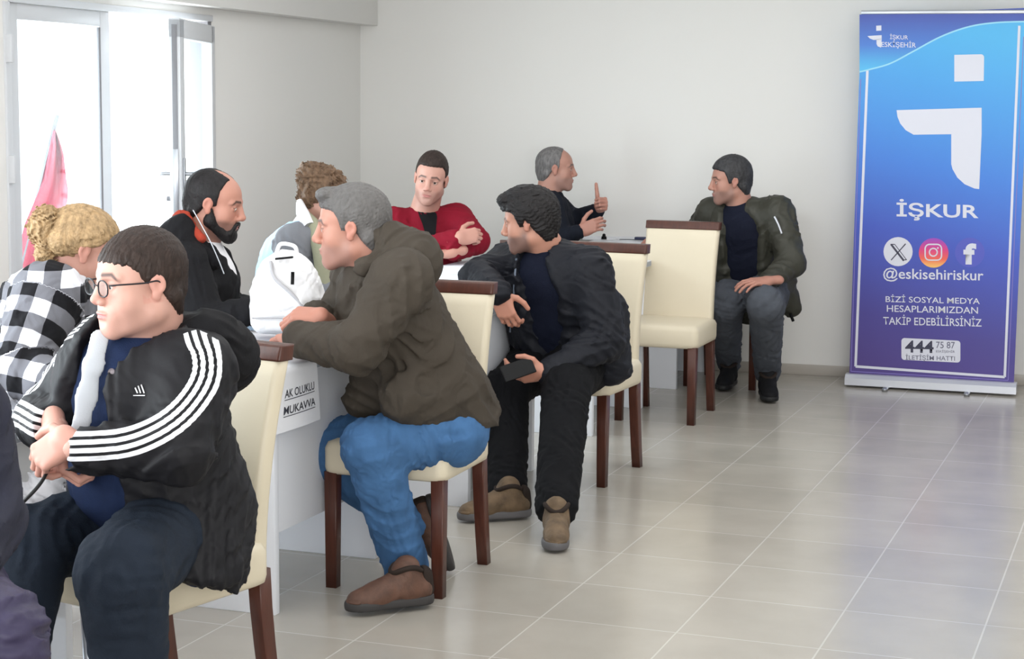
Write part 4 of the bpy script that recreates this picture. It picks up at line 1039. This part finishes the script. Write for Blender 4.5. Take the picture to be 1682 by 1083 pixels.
ops += [('u', cap(J(1275, 450, 9.6), J(1300, 505, 9.62), .10, .055), .06), ('s', cap(J(1207, 345, 9.40), J(1210, 385, 9.36), .07, .12), .02), ('s', cap(J(1210, 385, 9.36), J(1208, 480, 9.36), .12, .16), .02),
        ('s', cap(nk+cz*.05+fr*.04, nk+fr*.12-cz*.05, .064, .06), .02)]
net('jacket', ops, .007, mat('olive_nylon', (52, 52, 44), .55, bump=.15, bscale=150), p, add(folds(73, .10, .008), folds(74, .05, .003)))
tubeo('jacket_collar', [nk+lat*.082*math.cos(a)+fr*(.07*math.sin(a)+.0)-cz*(.02+.03*max(0, math.sin(a))) for a in np.linspace(.6, -3.7, 16)], .022, BLK, p, 10)
tubeo('sleeve_zip', [J(1272, 356, 9.32), J(1278, 368, 9.305), J(1284, 384, 9.295)], .006, ZIP, p, 8)
tubeo('drawcord', [J(1298, 515, 9.58), J(1303, 528, 9.58)], .008, BLK, p, 6, False)
net('trousers', [('u', cap(hl, hr, .125, .12), 0)]+legs(hl, kl, al, (.115, .092, .070))+legs(hr, kr, ar, (.11, .088, .066)), .007, GRYJ, p, add(folds(75, .1, .006), folds(76, .04, .002)))
shoe(p, J(1261, 620, z=.11), dirc(-.03, -1), um=BSHOE, sm=mat('black_sole', (20, 20, 22), .6), h=.007); shoe(p, J(1197, 603, z=.11), dirc(-.3, -1), um=BSHOE, sm=mat('black_sole', (20, 20, 22), .6), h=.007)

# ============================================================ 5 man giving a thumbs up
SK = (206, 152, 130)
p = person('person with receding grey hair in a dark sweater, giving a thumbs up', J(905, 640, 10.05))
pel, chest, nk = J(898, 455, 10.1), J(902, 372, 10.1), J(902, 322, 10.1)
sr, sl = J(904, 340, 9.93), J(908, 337, 10.28)
er, wr = J(925, 392, 9.86), J(948, 382, 9.80); el, wl_ = J(944, 362, 10.22), J(980, 347, 10.12)
kr, kl = J(955, 470, 9.9), J(960, 468, 10.25); ar, al = np.array([*kr[:2], .1]), np.array([*kl[:2], .1])
hd = Head(J(913, 277, 10.1), dirc(.98, -.05, -.02), sc=1.0, nose=1.1, skin=SK, brow=(90, 80, 76), h=.004, neck=nk, nr=.060, stub=.35, stubc=(150, 128, 120))
inner = torso(pel, chest, nk, sl, sr, .12, .09, .05, .055)+arm(sl, el, wl_, (.045, .038, .03))+arm(sr, er, wr, (.045, .038, .03))+legs(pel, kl, al, (.06, .05, .035))+legs(pel, kr, ar, (.06, .05, .035))
dd = dirc(.45, -.85, .25)
hA = hand(J(982, 340, 10.10), dd, nrm(np.cross(cz, dd)), -1, (1.35, 1.5, .9), thumb=((.25, .95, -.1), (.0, 1, 0), (-.05, 1, .05)), h=.0035, arm=J(976, 350, 10.14))
hB = hand(J(952, 380, 9.80), dirc(.8, -.2, .35), dirc(.1, -.9, .3), 1, (.6, .8, .5), h=.0035, arm=J(940, 386, 9.82), thumb=((.5, .8, -.3), (.75, .6, -.3), (.9, .3, -.2)))
body(p, inner, hd, [hA, hB], SK)
hair(hd, p, H_LT, .005, [(-.13, -.07), (-.06, -.075), (-.03, -.035), (-.012, -.006), (.0, .014), (.01, -.004), (.02, .0), (.026, .05), (.034, .09), (.05, .125), (.12, .125)], seed=14, amp=.0008, wl=.006)
net('sweater', torso(pel, chest, nk-cz*.01, sl, sr, .17, .14, .075, .068)+arm(sr, er, wr, (.072, .058, .042))+arm(sl, el, wl_, (.072, .058, .044)), .007, mat('black_navy_knit', (24, 28, 38), .85, bump=.3), p, folds(81, .08, .005))
tubeo('collar', [nk+dirc(.0, -1)*.062*math.cos(a)+dirc(1, 0)*(.060*math.sin(a))+cz*.0 for a in np.linspace(0, 6.28, 16)], .016, mat('black_navy_knit', (24, 28, 38)), p, 8)
net('trousers', [('u', cap(pel-cz*.03, pel-cz*.03+dirc(.1, 0)*.2, .15, .14), 0)]+legs(pel-cz*.06, kl, al, (.10, .075, .06))+legs(pel-cz*.06, kr, ar, (.10, .075, .06)), .01, BLKT, p)
for a_ in (al, ar): shoe(p, a_+cz*.01, dirc(1, 0), um=BSHOE, sm=SOLE, low=True, h=.01)

# ============================================================ 6 man in the red sweater
SK = (218, 164, 142)
p = person('person in a dark red sweater with folded arms, looking towards the camera', J(690, 640, 9.05))
pel, chest, nk = J(690, 478, 9.12), J(697, 402, 9.08), J(696, 350, 9.06)
sr, sl = J(645, 368, 9.04), J(752, 362, 9.10)
er, wr = J(648, 425, 8.90), J(748, 392, 8.74); el, wl_ = J(782, 396, 8.92), J(745, 414, 8.74)
kr, kl = J(660, 500, 8.85), J(720, 500, 8.9); ar, al = np.array([*kr[:2], .1]), np.array([*kl[:2], .1])
hd = Head(J(708, 293, 8.98), dirc(-.10, -1, -.16), up=dirc(.14, 0, 1), sc=1.02, skin=SK, jaw=1.05, nose=1.0, brow=(48, 36, 32), h=.0035, neck=nk, nr=.062, stub=.3, stubc=(150, 120, 110), lid=.3, wide=.98)
inner = torso(pel, chest, nk, sl, sr, .12, .09, .05, .055)+arm(sl, el, wl_, (.045, .038, .03))+arm(sr, er, wr, (.045, .038, .03))+legs(pel, kl, al, (.06, .05, .035))+legs(pel, kr, ar, (.06, .05, .035))
hA = hand(J(752, 391, 8.72), dirc(.9, .2, .15), dirc(.0, -1, .4), 1, (.9, 1.1, .7), h=.0035, arm=J(738, 395, 8.74))
hB = hand(J(748, 414, 8.72), dirc(-1, -.15, -.12), dirc(-.1, -.2, 1), -1, (.35, .5, .3), h=.0035, arm=J(758, 411, 8.74))
body(p, inner, hd, [hA, hB], SK)
hair(hd, p, H_BRN, .007, [(-.13, -.06), (-.06, -.06), (-.03, -.03), (-.012, .0), (.0, .02), (.012, .01), (.022, .015), (.032, .045), (.046, .068), (.085, .072), (.12, .075)], seed=17, amp=.001, wl=.005, vol=(-.002, 0, .008))
sw6 = net('sweater', torso(pel, chest, nk-cz*.02, sl, sr, .17, .14, .076, .07)+arm(sr, er, wr, (.078, .064, .046))+arm(sl, el, wl_, (.078, .066, .046)), .006, RED, p, add(folds(91, .09, .006), folds(92, .04, .002)))
tubeo('collar', [nk+dirc(1, 0)*.066*math.cos(a)+dirc(0, -1)*(.064*math.sin(a))+cz*(.008-.014*math.sin(a)) for a in np.linspace(0, 6.28, 16)], .017, RED, p, 8)
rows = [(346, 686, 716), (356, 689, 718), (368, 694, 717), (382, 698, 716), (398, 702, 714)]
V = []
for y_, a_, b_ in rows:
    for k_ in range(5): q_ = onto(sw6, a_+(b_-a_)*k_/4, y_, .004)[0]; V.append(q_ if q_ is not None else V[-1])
raw('dark_v_patch', V, [(i*5+k, i*5+k+1, i*5+k+6, i*5+k+5) for i in range(4) for k in range(4)], BLK, p, True)  # flat black V laid on the sweater front below the collar
net('trousers', [('u', cap(pel-cz*.03, pel-cz*.03+dirc(0, -1)*.1, .16, .15), 0)]+legs(pel-cz*.06, kl, al, (.10, .075, .06))+legs(pel-cz*.06, kr, ar, (.10, .075, .06)), .01, BLKT, p)
for a_ in (al, ar): shoe(p, a_+cz*.01, dirc(0, -1), um=BSHOE, sm=SOLE, low=True, h=.01)

# ============================================================ 7 bearded man
SK = (206, 146, 122)
p = person('person with a full black beard, in a black jacket with rust red hood lining', J(315, 760, 6.45))
pel, chest, nk = J(300, 590, 6.46), J(322, 470, 6.46), J(332, 400, 6.46)
sr, sl = J(306, 440, 6.28), J(335, 432, 6.64)
er, wr = J(340, 535, 6.20), J(402, 512, 6.18); el, wl_ = J(372, 510, 6.66), J(420, 512, 6.45)
kr, kl = J(385, 640, 6.25), J(400, 630, 6.6); ar, al = np.array([*kr[:2], .1]), np.array([*kl[:2], .1])
hd = Head(J(352, 334, 6.45), dirc(.975, -.08, -.20), sc=1.0, skin=SK, nose=1.12, brow=(30, 24, 22), h=.0032, neck=nk, nr=.058, stub=.6, stubc=(70, 56, 52), lid=.75, lips=(168, 100, 92), gaze=(0, -.5))
inner = torso(pel, chest, nk, sl, sr, .12, .09, .05, .055)+arm(sl, el, wl_, (.045, .038, .03))+arm(sr, er, wr, (.045, .038, .03))+legs(pel, kl, al, (.06, .05, .035))+legs(pel, kr, ar, (.06, .05, .035))
hA = hand(wr, dirc(1, .1, -.1), dirc(0, -.3, 1), 1, (.4, .5, .3), h=.004); hB = hand(wl_, dirc(.9, -.3, -.1), dirc(0, -.3, 1), -1, (.4, .5, .3), h=.004)
body(p, inner, hd, [hA, hB], SK)
hair(hd, p, H_BLK, .006, [(-.13, -.07), (-.06, -.075), (-.03, -.035), (-.012, -.006), (.0, .014), (.012, -.010), (.024, -.006), (.030, .05), (.040, .085), (.055, .100), (.075, .125), (.12, .125)], seed=19, amp=.0009, wl=.005,
     extra=[('s', ell((0, .035, .135), (.035, .06, .05)), .012)])
hair(hd, p, H_BLK, name='beard', seed=20, amp=.0010, wl=.004, h=.003, d=(0, .3, -1), ops=[
    ('u', cap((.050, .008, -.058), (.014, .070, -.104), .026, .024), 0), ('u', cap((-.050, .008, -.058), (-.014, .070, -.104), .026, .024), .02), ('u', ell((0, .078, -.098), (.030, .022, .026)), .015),
    ('u', cap((.022, .093, -.062), (.030, .082, -.088), .008, .010), .008), ('u', cap((-.022, .093, -.062), (-.030, .082, -.088), .008, .010), .008),
    ('u', cap((-.020, .0965, -.055), (.020, .0965, -.055), .0065), .004), ('u', cap((.066, .008, -.02), (.058, .012, -.06), .008, .018), .012), ('u', cap((-.066, .008, -.02), (-.058, .012, -.06), .008, .018), .012),
    ('s', ell((0, .100, -.0665), (.021, .014, .0068)), .003), ('s', ell((.035, .075, -.028), (.020, .030, .024)), .01), ('s', ell((-.035, .075, -.028), (.020, .030, .024)), .01)])
net('shirt', torso(pel, chest, nk-cz*.02, sl, sr, .165, .146, .06, .066), .007, WHT, p)
lat, fr = fdir(sl, sr, dirc(1, -.1))
ops = torso(pel, chest, nk-cz*.04, sl, sr, .185, .155, .082, .078, .05)+arm(sr, er, wr, (.085, .07, .052))+arm(sl, el, wl_, (.085, .07, .05))
ops += [('s', cap(J(350, 395, 6.33), J(390, 500, 6.26), .050, .045), .010), ('s', cap(nk+cz*.06+fr*.04, nk+fr*.12-cz*.05, .066, .06), .02)]
net('jacket', ops, .0055, BLK, p, add(folds(101, .10, .006), folds(102, .04, .002)))
hb = J(292, 392, 6.46)
net('hood', [('u', cap(J(284, 402, 6.38), J(284, 402, 6.55), .075, .07), 0), ('u', cap(J(300, 372, 6.36), J(300, 372, 6.56), .045, .045), .05), ('u', cap(J(290, 400, 6.34), J(350, 430, 6.32), .055, .03), .04),
             ('s', cap(J(330, 340, 6.46), J(322, 390, 6.46), .098, .085), .015)], .005, BLK, p, folds(103, .07, .004))
net('hood_lining', [('u', cap(J(300, 362, 6.39), J(298, 362, 6.53), .036, .036), 0), ('u', cap(J(300, 366, 6.38), J(330, 392, 6.34), .030, .018), .03), ('s', cap(J(336, 340, 6.46), J(322, 390, 6.46), .080, .068), .01)], .004, mat('rust_red_fleece', (158, 62, 46), .9, bump=.3), p, folds(104, .05, .003))
tubeo('drawcord', [J(317, 345, 6.36), J(332, 372, 6.34), J(346, 398, 6.31), J(358, 425, 6.29), J(368, 450, 6.28)], .002, GREYC, p, 6)
net('trousers', [('u', cap(pel-cz*.03, pel-cz*.03+dirc(1, 0)*.1, .15, .14), 0)]+legs(pel-cz*.06, kl, al, (.10, .075, .06))+legs(pel-cz*.06, kr, ar, (.10, .075, .06)), .01, DARKJ, p)
for a_ in (al, ar): shoe(p, a_+cz*.01, dirc(1, 0), um=BSHOE, sm=SOLE, low=True, h=.01)

# ============================================================ 8 woman with curly hair behind the backpack
SK = (212, 160, 138)
p = person('person with curly brown hair in a pale blue and grey jacket, behind the white backpack', J(480, 700, 7.35))
pel, chest, nk = J(468, 545, 7.40), J(486, 440, 7.40), J(508, 372, 7.38)
sr, sl = J(488, 404, 7.24), J(508, 392, 7.56)
er, wr = J(478, 490, 7.12), J(540, 480, 7.12); el, wl_ = J(520, 470, 7.6), J(560, 480, 7.4)
kr, kl = J(540, 590, 7.2), J(545, 580, 7.6); ar, al = np.array([*kr[:2], .1]), np.array([*kl[:2], .1])
hd = Head(J(532, 322, 7.36), dirc(.93, .2, -.28), sc=.95, skin=SK, jaw=.92, h=.0035, neck=nk, nr=.05, nose=.9, lid=.6)
inner = torso(pel, chest, nk, sl, sr, .12, .09, .05, .05)+arm(sl, el, wl_, (.04, .035, .03))+arm(sr, er, wr, (.04, .035, .03))+legs(pel, kl, al, (.06, .05, .035))+legs(pel, kr, ar, (.06, .05, .035))
body(p, inner, hd, [hand(wr, dirc(1, .1, -.1), dirc(0, -.3, 1), 1, h=.004, sc=.9), hand(wl_, dirc(.9, -.3, -.1), dirc(0, -.3, 1), -1, h=.004, sc=.9)], SK)
def curls(seed, wl, amp):
    f = folds(seed, wl, amp, sharp=.9); g = folds(seed+1, wl*.45, amp*.5, sharp=.9); return add(f, g)
vv = [('u', ell((0, -.02, .045), (.092, .108, .088)), 0), ('u', ell((.0, -.09, .075), (.055, .05, .05)), .03), ('u', ell((0, -.06, -.03), (.07, .05, .06)), .03), ('i', hairline([(-.16, -.10), (-.05, -.09), (-.01, -.03), (.03, .02), (.06, .05), (.12, .06)]), .01)]
v_, q_ = surf(vv, .004, curls(111, .045, .009)); raw('hair', hd.tw(v_), q_, H_CRL, p, True)
net('blouse', torso(pel, chest, nk, sl, sr, .15, .125, .065, .066), .008, WHT, p, folds(113, .06, .003))
net('jacket', torso(pel, chest, nk-cz*.04, sl, sr, .185, .155, .082, .07, .05)+arm(sl, el, wl_, (.08, .06, .045)), .006, mat('pale_blue_cloth', (168, 194, 218), .8, bump=.2), p, folds(114, .09, .006))
net('sleeve', [('u', cap(sr, er, .088, .070), 0), ('u', cap(er, wr, .072, .05), .02), ('u', cap(sr, lerp(sr, nk, .5), .09, .06), .04)], .006, mat('mid_grey_cloth', (118, 120, 126), .85, bump=.2), p, folds(115, .09, .006))
tubeo('scarf', [J(500, 352, 7.3), J(515, 372, 7.24), J(524, 400, 7.18), J(530, 430, 7.14), J(532, 470, 7.12)], [.02, .03, .034, .036, .034], mat('khaki_scarf', (150, 150, 128), .9, bump=.3), p, 12)
tubeo('white_collar', [J(492, 330, 7.3), J(497, 350, 7.26), J(508, 372, 7.22)], [.012, .026, .024], WHT, p, 10)
net('trousers', [('u', cap(pel-cz*.03, pel-cz*.03+dirc(1, 0)*.1, .15, .14), 0)]+legs(pel-cz*.06, kl, al, (.10, .07, .055))+legs(pel-cz*.06, kr, ar, (.10, .07, .055)), .01, BLKT, p)
for a_ in (al, ar): shoe(p, a_+cz*.01, dirc(1, 0), um=BSHOE, sm=SOLE, low=True, h=.01, sc=.9)

# ============================================================ 9 blonde woman in the plaid shirt
SK = (216, 160, 138)
p = person('person with pinned up blonde hair in a black and white plaid shirt', J(60, 800, 5.0))
pel, chest, nk = J(48, 690, 5.02), J(72, 545, 5.0), J(104, 456, 5.0)
sr, sl = J(78, 490, 4.84), J(122, 478, 5.16)
er, wr = J(28, 612, 4.72), J(120, 640, 4.62); el, wl_ = J(150, 585, 5.1), J(170, 640, 4.9)
kr, kl = J(-40, 740, 4.80), J(-20, 735, 5.15); ar, al = np.array([*kr[:2], .1]), np.array([*kl[:2], .1])
hd = Head(J(138, 410, 5.0), dirc(.90, .28, -.26), sc=.96, skin=SK, jaw=.92, h=.003, neck=nk, nr=.05, nose=.9, lid=.6)
inner = torso(pel, chest, nk, sl, sr, .12, .09, .05, .05)+arm(sl, el, wl_, (.04, .035, .03))+arm(sr, er, wr, (.04, .035, .03))+legs(pel, kl, al, (.06, .05, .035))+legs(pel, kr, ar, (.06, .05, .035))
body(p, inner, hd, [hand(wr, dirc(1, -.2, -.1), dirc(0, -.3, 1), 1, h=.004, sc=.9), hand(wl_, dirc(.5, -.8, -.1), dirc(0, 0, 1), -1, h=.004, sc=.9)], SK)
vv = [('u', ell((0, -.014, .042), (.084, .106, .086)), 0), ('u', cap((.05, .02, .05), (.045, -.07, .01), .035, .04), .02), ('u', cap((-.05, .02, .05), (-.045, -.07, .01), .035, .04), .02), ('i', hairline([(-.16, -.085), (-.05, -.06), (-.015, -.01), (.01, .01), (.03, .02), (.06, .05), (.12, .06)]), .01)]
v_, q_ = surf(vv, .003, add(strands(7, (0, 1, -.1), .007, .0022), folds(5, .04, .002))); raw('hair', hd.tw(v_), q_, H_BLO, p, True)
v_, q_ = surf([('u', ell((0, -.122, .038), (.06, .048, .062)), 0), ('u', ell((.02, -.10, -.03), (.04, .035, .05)), .02)], .003, curls(121, .036, .008)); raw('hair_bun', hd.tw(v_), q_, H_BLO, p, True)
lat, fr = fdir(sl, sr, dirc(1, .2))
pa_ = polyattr([nk, sr, er, wr], dirc(-.2, -1, 0))
def plat(P):
    a = pa_(P); ua = nrm(chest-pel); o_ = np.stack([(P-pel)@dirc(1, .1), (P-pel)@cz, P[:, 0]*0], 1)
    dsl = np.abs(a[:, 2]); near = (a[:, 2] > -.05) & (np.hypot(a[:, 0], a[:, 2]) < .11) & (a[:, 1] > .17)
    out = o_.copy(); out[near, 0] = a[near, 0]+.30; out[near, 1] = a[near, 1]+.1; return out
net('plaid_shirt', torso(pel, chest, nk-cz*.035, sl, sr, .19, .16, .085, .075, .05)+arm(sr, er, wr, (.095, .078, .052))+arm(sl, el, wl_, (.09, .07, .05)), .005, plaidm(), p, add(folds(123, .11, .007), folds(124, .05, .003)), None, {'pl': plat})
tubeo('shirt_collar', [nk+lat*.066*math.cos(a)+fr*(.062*math.sin(a)+.01)-cz*(.01+.02*max(0, math.sin(a))) for a in np.linspace(1.3, -4.4, 16)], .017, mat('dark_flannel', (40, 40, 44), .85), p, 8)
net('trousers', [('u', cap(pel-cz*.03, pel-cz*.03+dirc(1, 0)*.1, .15, .14), 0)]+legs(pel-cz*.06, kl, al, (.10, .07, .055))+legs(pel-cz*.06, kr, ar, (.10, .07, .055)), .01, BLKT, p)
for a_ in (al, ar): shoe(p, a_+cz*.01, dirc(1, 0), um=BSHOE, sm=SOLE, low=True, h=.01, sc=.9)

# ============================================================ 10 person at the left edge, mostly outside the frame
SK = (214, 160, 136)
p = person('person in a dark navy coat and plum trousers, cut off by the lower left corner', J(-150, 1100, 3.35))
pel, chest, nk = J(-190, 985, 3.42), J(-180, 740, 3.42), J(-175, 600, 3.42)
sr, sl = J(-60, 690, 3.46), J(-300, 700, 3.40)
er, wr = J(-28, 852, 3.40), J(-70, 960, 3.20); el, wl_ = J(-330, 860, 3.2), J(-200, 930, 3.1)
hl, hr = J(-250, 990, 3.35), J(-110, 1000, 3.35); kr, kl = J(-12, 1052, 3.12), J(-250, 1040, 2.95)
ar, al = J(20, 1400, z=.12), np.array([*kl[:2], .12])
hd = Head(J(-170, 500, 3.4), dirc(.3, -.9, 0), skin=SK, h=.005, neck=nk)
inner = torso(pel, chest, nk, sl, sr, .12, .09, .05, .055)+arm(sl, el, wl_, (.045, .038, .03))+arm(sr, er, wr, (.045, .038, .03))+legs(hl, kl, al, (.06, .05, .035))+legs(hr, kr, ar, (.06, .05, .035))
body(p, inner, hd, [hand(wr, dirc(-.3, -1, -.2), dirc(0, 0, 1), 1, h=.005), hand(wl_, dirc(.4, -1, -.2), dirc(0, 0, 1), -1, h=.005)], SK)
hair(hd, p, H_BRN, .01, SHORT, h=.006)
net('coat', torso(pel, chest, nk-cz*.03, sl, sr, .20, .16, .085, .075)+arm(sr, er, wr, (.088, .078, .055))+arm(sl, el, wl_, (.088, .074, .05)), .006, mat('navy_coat', (24, 26, 44), .7, bump=.15), p, add(folds(131, .12, .008), folds(132, .05, .003)))
net('trousers', [('u', cap(hl, hr, .14, .14), 0)]+legs(hl, kl, al, (.11, .085, .06))+legs(hr, kr, ar, (.12, .098, .075)), .006, mat('plum_nylon', (50, 45, 72), .55, bump=.12), p, add(folds(133, .12, .009), folds(134, .05, .003)))
for a_ in (al, ar): shoe(p, np.array([*a_[:2], .11]), dirc(.2, -1), um=BSHOE, sm=SOLE, h=.008)

# ============================================================ things on and around the desks
t = thing('backpack', 'white backpack with a front strap standing on the desk', 'backpack', J(472, 549, z=.75), world=True)
B = J(472, 549, z=.765); BX = frame(dirc(-.15, -1, 0), cz)
tb = lambda P: B+np.asarray(P)@BX
WB = mat('white_leatherette', (226, 226, 228), .5, bump=.12, bscale=90)
v_, q_ = surf([('u', rbx((0, 0, .085), (.118, .075, .085), .05), 0), ('u', ell((0, .0, .19), (.098, .068, .090)), .07), ('u', rbx((.0, .075, .075), (.085, .02, .06), .02), .02), ('i', half((0, 0, 0), (0, 0, -1)), .01)], .004, add(folds(141, .09, .005), folds(142, .04, .002)))
raw('bag_body', tb(v_), q_, WB, t, True)
tubeo('handle', [tb(q) for q in ((-.035, 0, .265), (-.025, 0, .292), (.02, 0, .298), (.035, 0, .268))], .007, WB, t, 8)
tubeo('front_strap', [tb(q) for q in ((.04, .055, .245), (.02, .078, .195), (-.045, .088, .14), (-.085, .090, .085), (-.080, .092, .035), (-.05, .094, .02))], .006, mat('grey_webbing', (176, 176, 180), .7), t, 8)
tubeo('zip_line', [tb((-.09, .096, .062)), tb((0, .1, .066)), tb((.09, .096, .062))], .003, mat('grey_webbing', (176, 176, 180), .7), t, 6)
tubeo('zip_puller', [tb((-.042, .082, .215)), tb((-.043, .090, .175))], .006, mat('black_plastic', (10, 10, 12), .5, spec=.2), t, 8, False)
boxo('logo_tag', tuple(tb((-.008, .062, .258))-np.array(t.location)), (.06, .012, .007), mat('black_plastic', (10, 10, 12), .5, spec=.2), t, .002, Matrix(BX.T.tolist()).to_3x3() @ Matrix.Rotation(.12, 3, 'Y'))
def sheet(label, c, sx, sy, rz, col=PAPER, group='papers on the far desk'):
    bm = bmesh.new(); box(bm, (0, 0, 0), (sx, sy, .0012)); o = bmo('paper_sheet', bm, col, None, False); o.location = c; o.rotation_euler = (0, 0, rz); tag(o, label, 'paper', group)
sheet('white paper on the far desk, by the hand of the person in the dark sweater', J(985, 391, z=.7515), .21, .29, .3)
sheet('white paper on the far desk, between the two other sheets', J(1015, 388, z=.7530), .21, .29, -.25)
sheet('white paper on the far desk, nearest to the empty cream chair', J(1046, 390, z=.7545), .21, .29, .1)
t = thing('stamp_pad', 'small dark round stamp lying among the papers on the far desk', 'stamp', J(992, 393, z=.7535), world=False)
bm = bmesh.new(); bmesh.ops.create_cone(bm, cap_ends=True, segments=20, radius1=.016, radius2=.014, depth=.016); bmesh.ops.translate(bm, vec=(0, 0, .008), verts=bm.verts[:]); bmo('ink_base', bm, mat('black_plastic', (10, 10, 12), .5, spec=.2), t)
bm = bmesh.new(); bmesh.ops.create_uvsphere(bm, u_segments=12, v_segments=8, radius=.010); bmesh.ops.translate(bm, vec=(0, 0, .022), verts=bm.verts[:]); bmo('knob', bm, mat('black_plastic', (10, 10, 12), .5, spec=.2), t)
t = thing('spectacle_case', 'slim dark case lying at the right end of the papers on the far desk', 'case', J(1058, 394, z=.756), .2)
boxo('case_body', (0, 0, .008), (.11, .035, .016), mat('dark_blue_plastic', (40, 46, 80), .4), t, .007)
# black notebook computer at the near desk
t = thing('laptop', 'thin black laptop at the left edge, under the plaid sleeve', 'laptop', J(8, 652, z=.751), DA)
boxo('base', (-.09, .06, .008), (.32, .22, .014), mat('black_plastic', (10, 10, 12), .5, spec=.2), t, .004)
boxo('lid', (-.09, .06, .021), (.32, .22, .008), mat('black_plastic', (10, 10, 12), .5, spec=.2), t, .003)
# plastic bag and cable by the near desk
t = thing('plastic_bag', 'crumpled white plastic bag hanging at the side of the nearest desk', 'bag', J(80, 845, 4.22), world=True)
net('bag_body', [('u', cap(J(78, 800, 4.22), J(60, 850, 4.20), .055, .075, dirc(1, 0), .7), 0), ('u', cap(J(100, 815, 4.24), J(95, 840, 4.24), .045, .06, dirc(1, 0), .7), .04), ('u', cap(J(100, 780, 4.24), J(104, 810, 4.24), .012, .04), .03)], .004, WHT, t, add(folds(151, .07, .009, sharp=.95), folds(152, .03, .003, sharp=.95)))
tubeo('handle', [J(84, 790, 4.22), J(80, 770, 4.26), J(96, 768, 4.28), J(100, 785, 4.24)], .006, WHT, t, 6)
cb = tubeo('cable', [J(-30, 850, 3.9), J(20, 838, 3.85), J(48, 815, 3.84), J(68, 792, 3.86), J(82, 766, 3.90), J(92, 745, 3.95), J(70, 715, 4.05)], .0042, mat('black_rubber', (20, 20, 22), .5), None, 8)
tag(cb, 'black cable hanging from the clasped hands over the nearest desk side', 'cable')
# red padded chair far left
RC = mat('red_upholstery', (196, 24, 34), .6, bump=.1, bscale=200)
t = thing('red_chair', 'bright red padded chair behind the person in the plaid shirt', 'chair', J(-40, 900, 5.45), math.radians(100), world=False)
z0 = .0
loft('backrest', [rrect(0, .20+.10*(z-.45), .22-.02*max(0, (z-.8)/.12), .035, .03, z) for z in np.linspace(.42, .90, 10)], RC, t)
loft('seat', [rrect(0, 0, .22, .22, .05, z) for z in (.40, .42, .48, .50)], RC, t)
for sx in (-1, 1):
    for sy in (-1, 1): tubeo('leg', [(sx*.19, sy*.18, .41), (sx*.20, sy*.20, 0)], .012, STEEL, t, 10, False)
# leather backed chair behind the curly haired woman
LC = mat('russet_leather', (112, 62, 54), .5, bump=.1)
def offchair(label, x, y, rz, h=.93):
    t = thing('office_chair', label, 'chair', (x, y, 0), rz, 'chairs behind the desks')
    loft('backrest', [rrect(0, .21+.06*(z-.45), .20, .03, .02, z) for z in np.linspace(.47, h, 8)], LC, t)
    loft('seat', [rrect(0, 0, .22, .22, .05, z) for z in (.41, .42, .47, .48)], LC, t)
    for sx in (-1, 1):
        for sy in (-1, 1): tubeo('leg', [(sx*.18, sy*.18, .415), (sx*.20, sy*.20, 0)], .012, STEEL, t, 10, False)
    return t
def fl(px, dep, dx=0): q = J(px, 600, dep); return q[0]+dx, q[1]
RR = math.atan2(SIDE[1], SIDE[0])+math.radians(90)
x, y = fl(442, 7.42); offchair('russet leather chair under the person with curly brown hair', x, y, RR, .87)
x, y = fl(298, 6.47); offchair('russet leather chair under the bearded person in the black jacket', x, y, RR, .70)
x, y = fl(44, 5.02); offchair('russet leather chair under the person in the plaid shirt', x, y, RR, .70)
x, y = fl(895, 10.1); offchair('russet leather chair under the person giving a thumbs up', x, y, RR, .75)
x, y = fl(690, 9.12); offchair('russet leather chair under the person in the red sweater', x, y, YAW, .8)
x, y = fl(-200, 3.42); offchair('russet leather chair at the lower left corner, under the person in the navy coat', x-.06, y, YAW+1.1, .55)
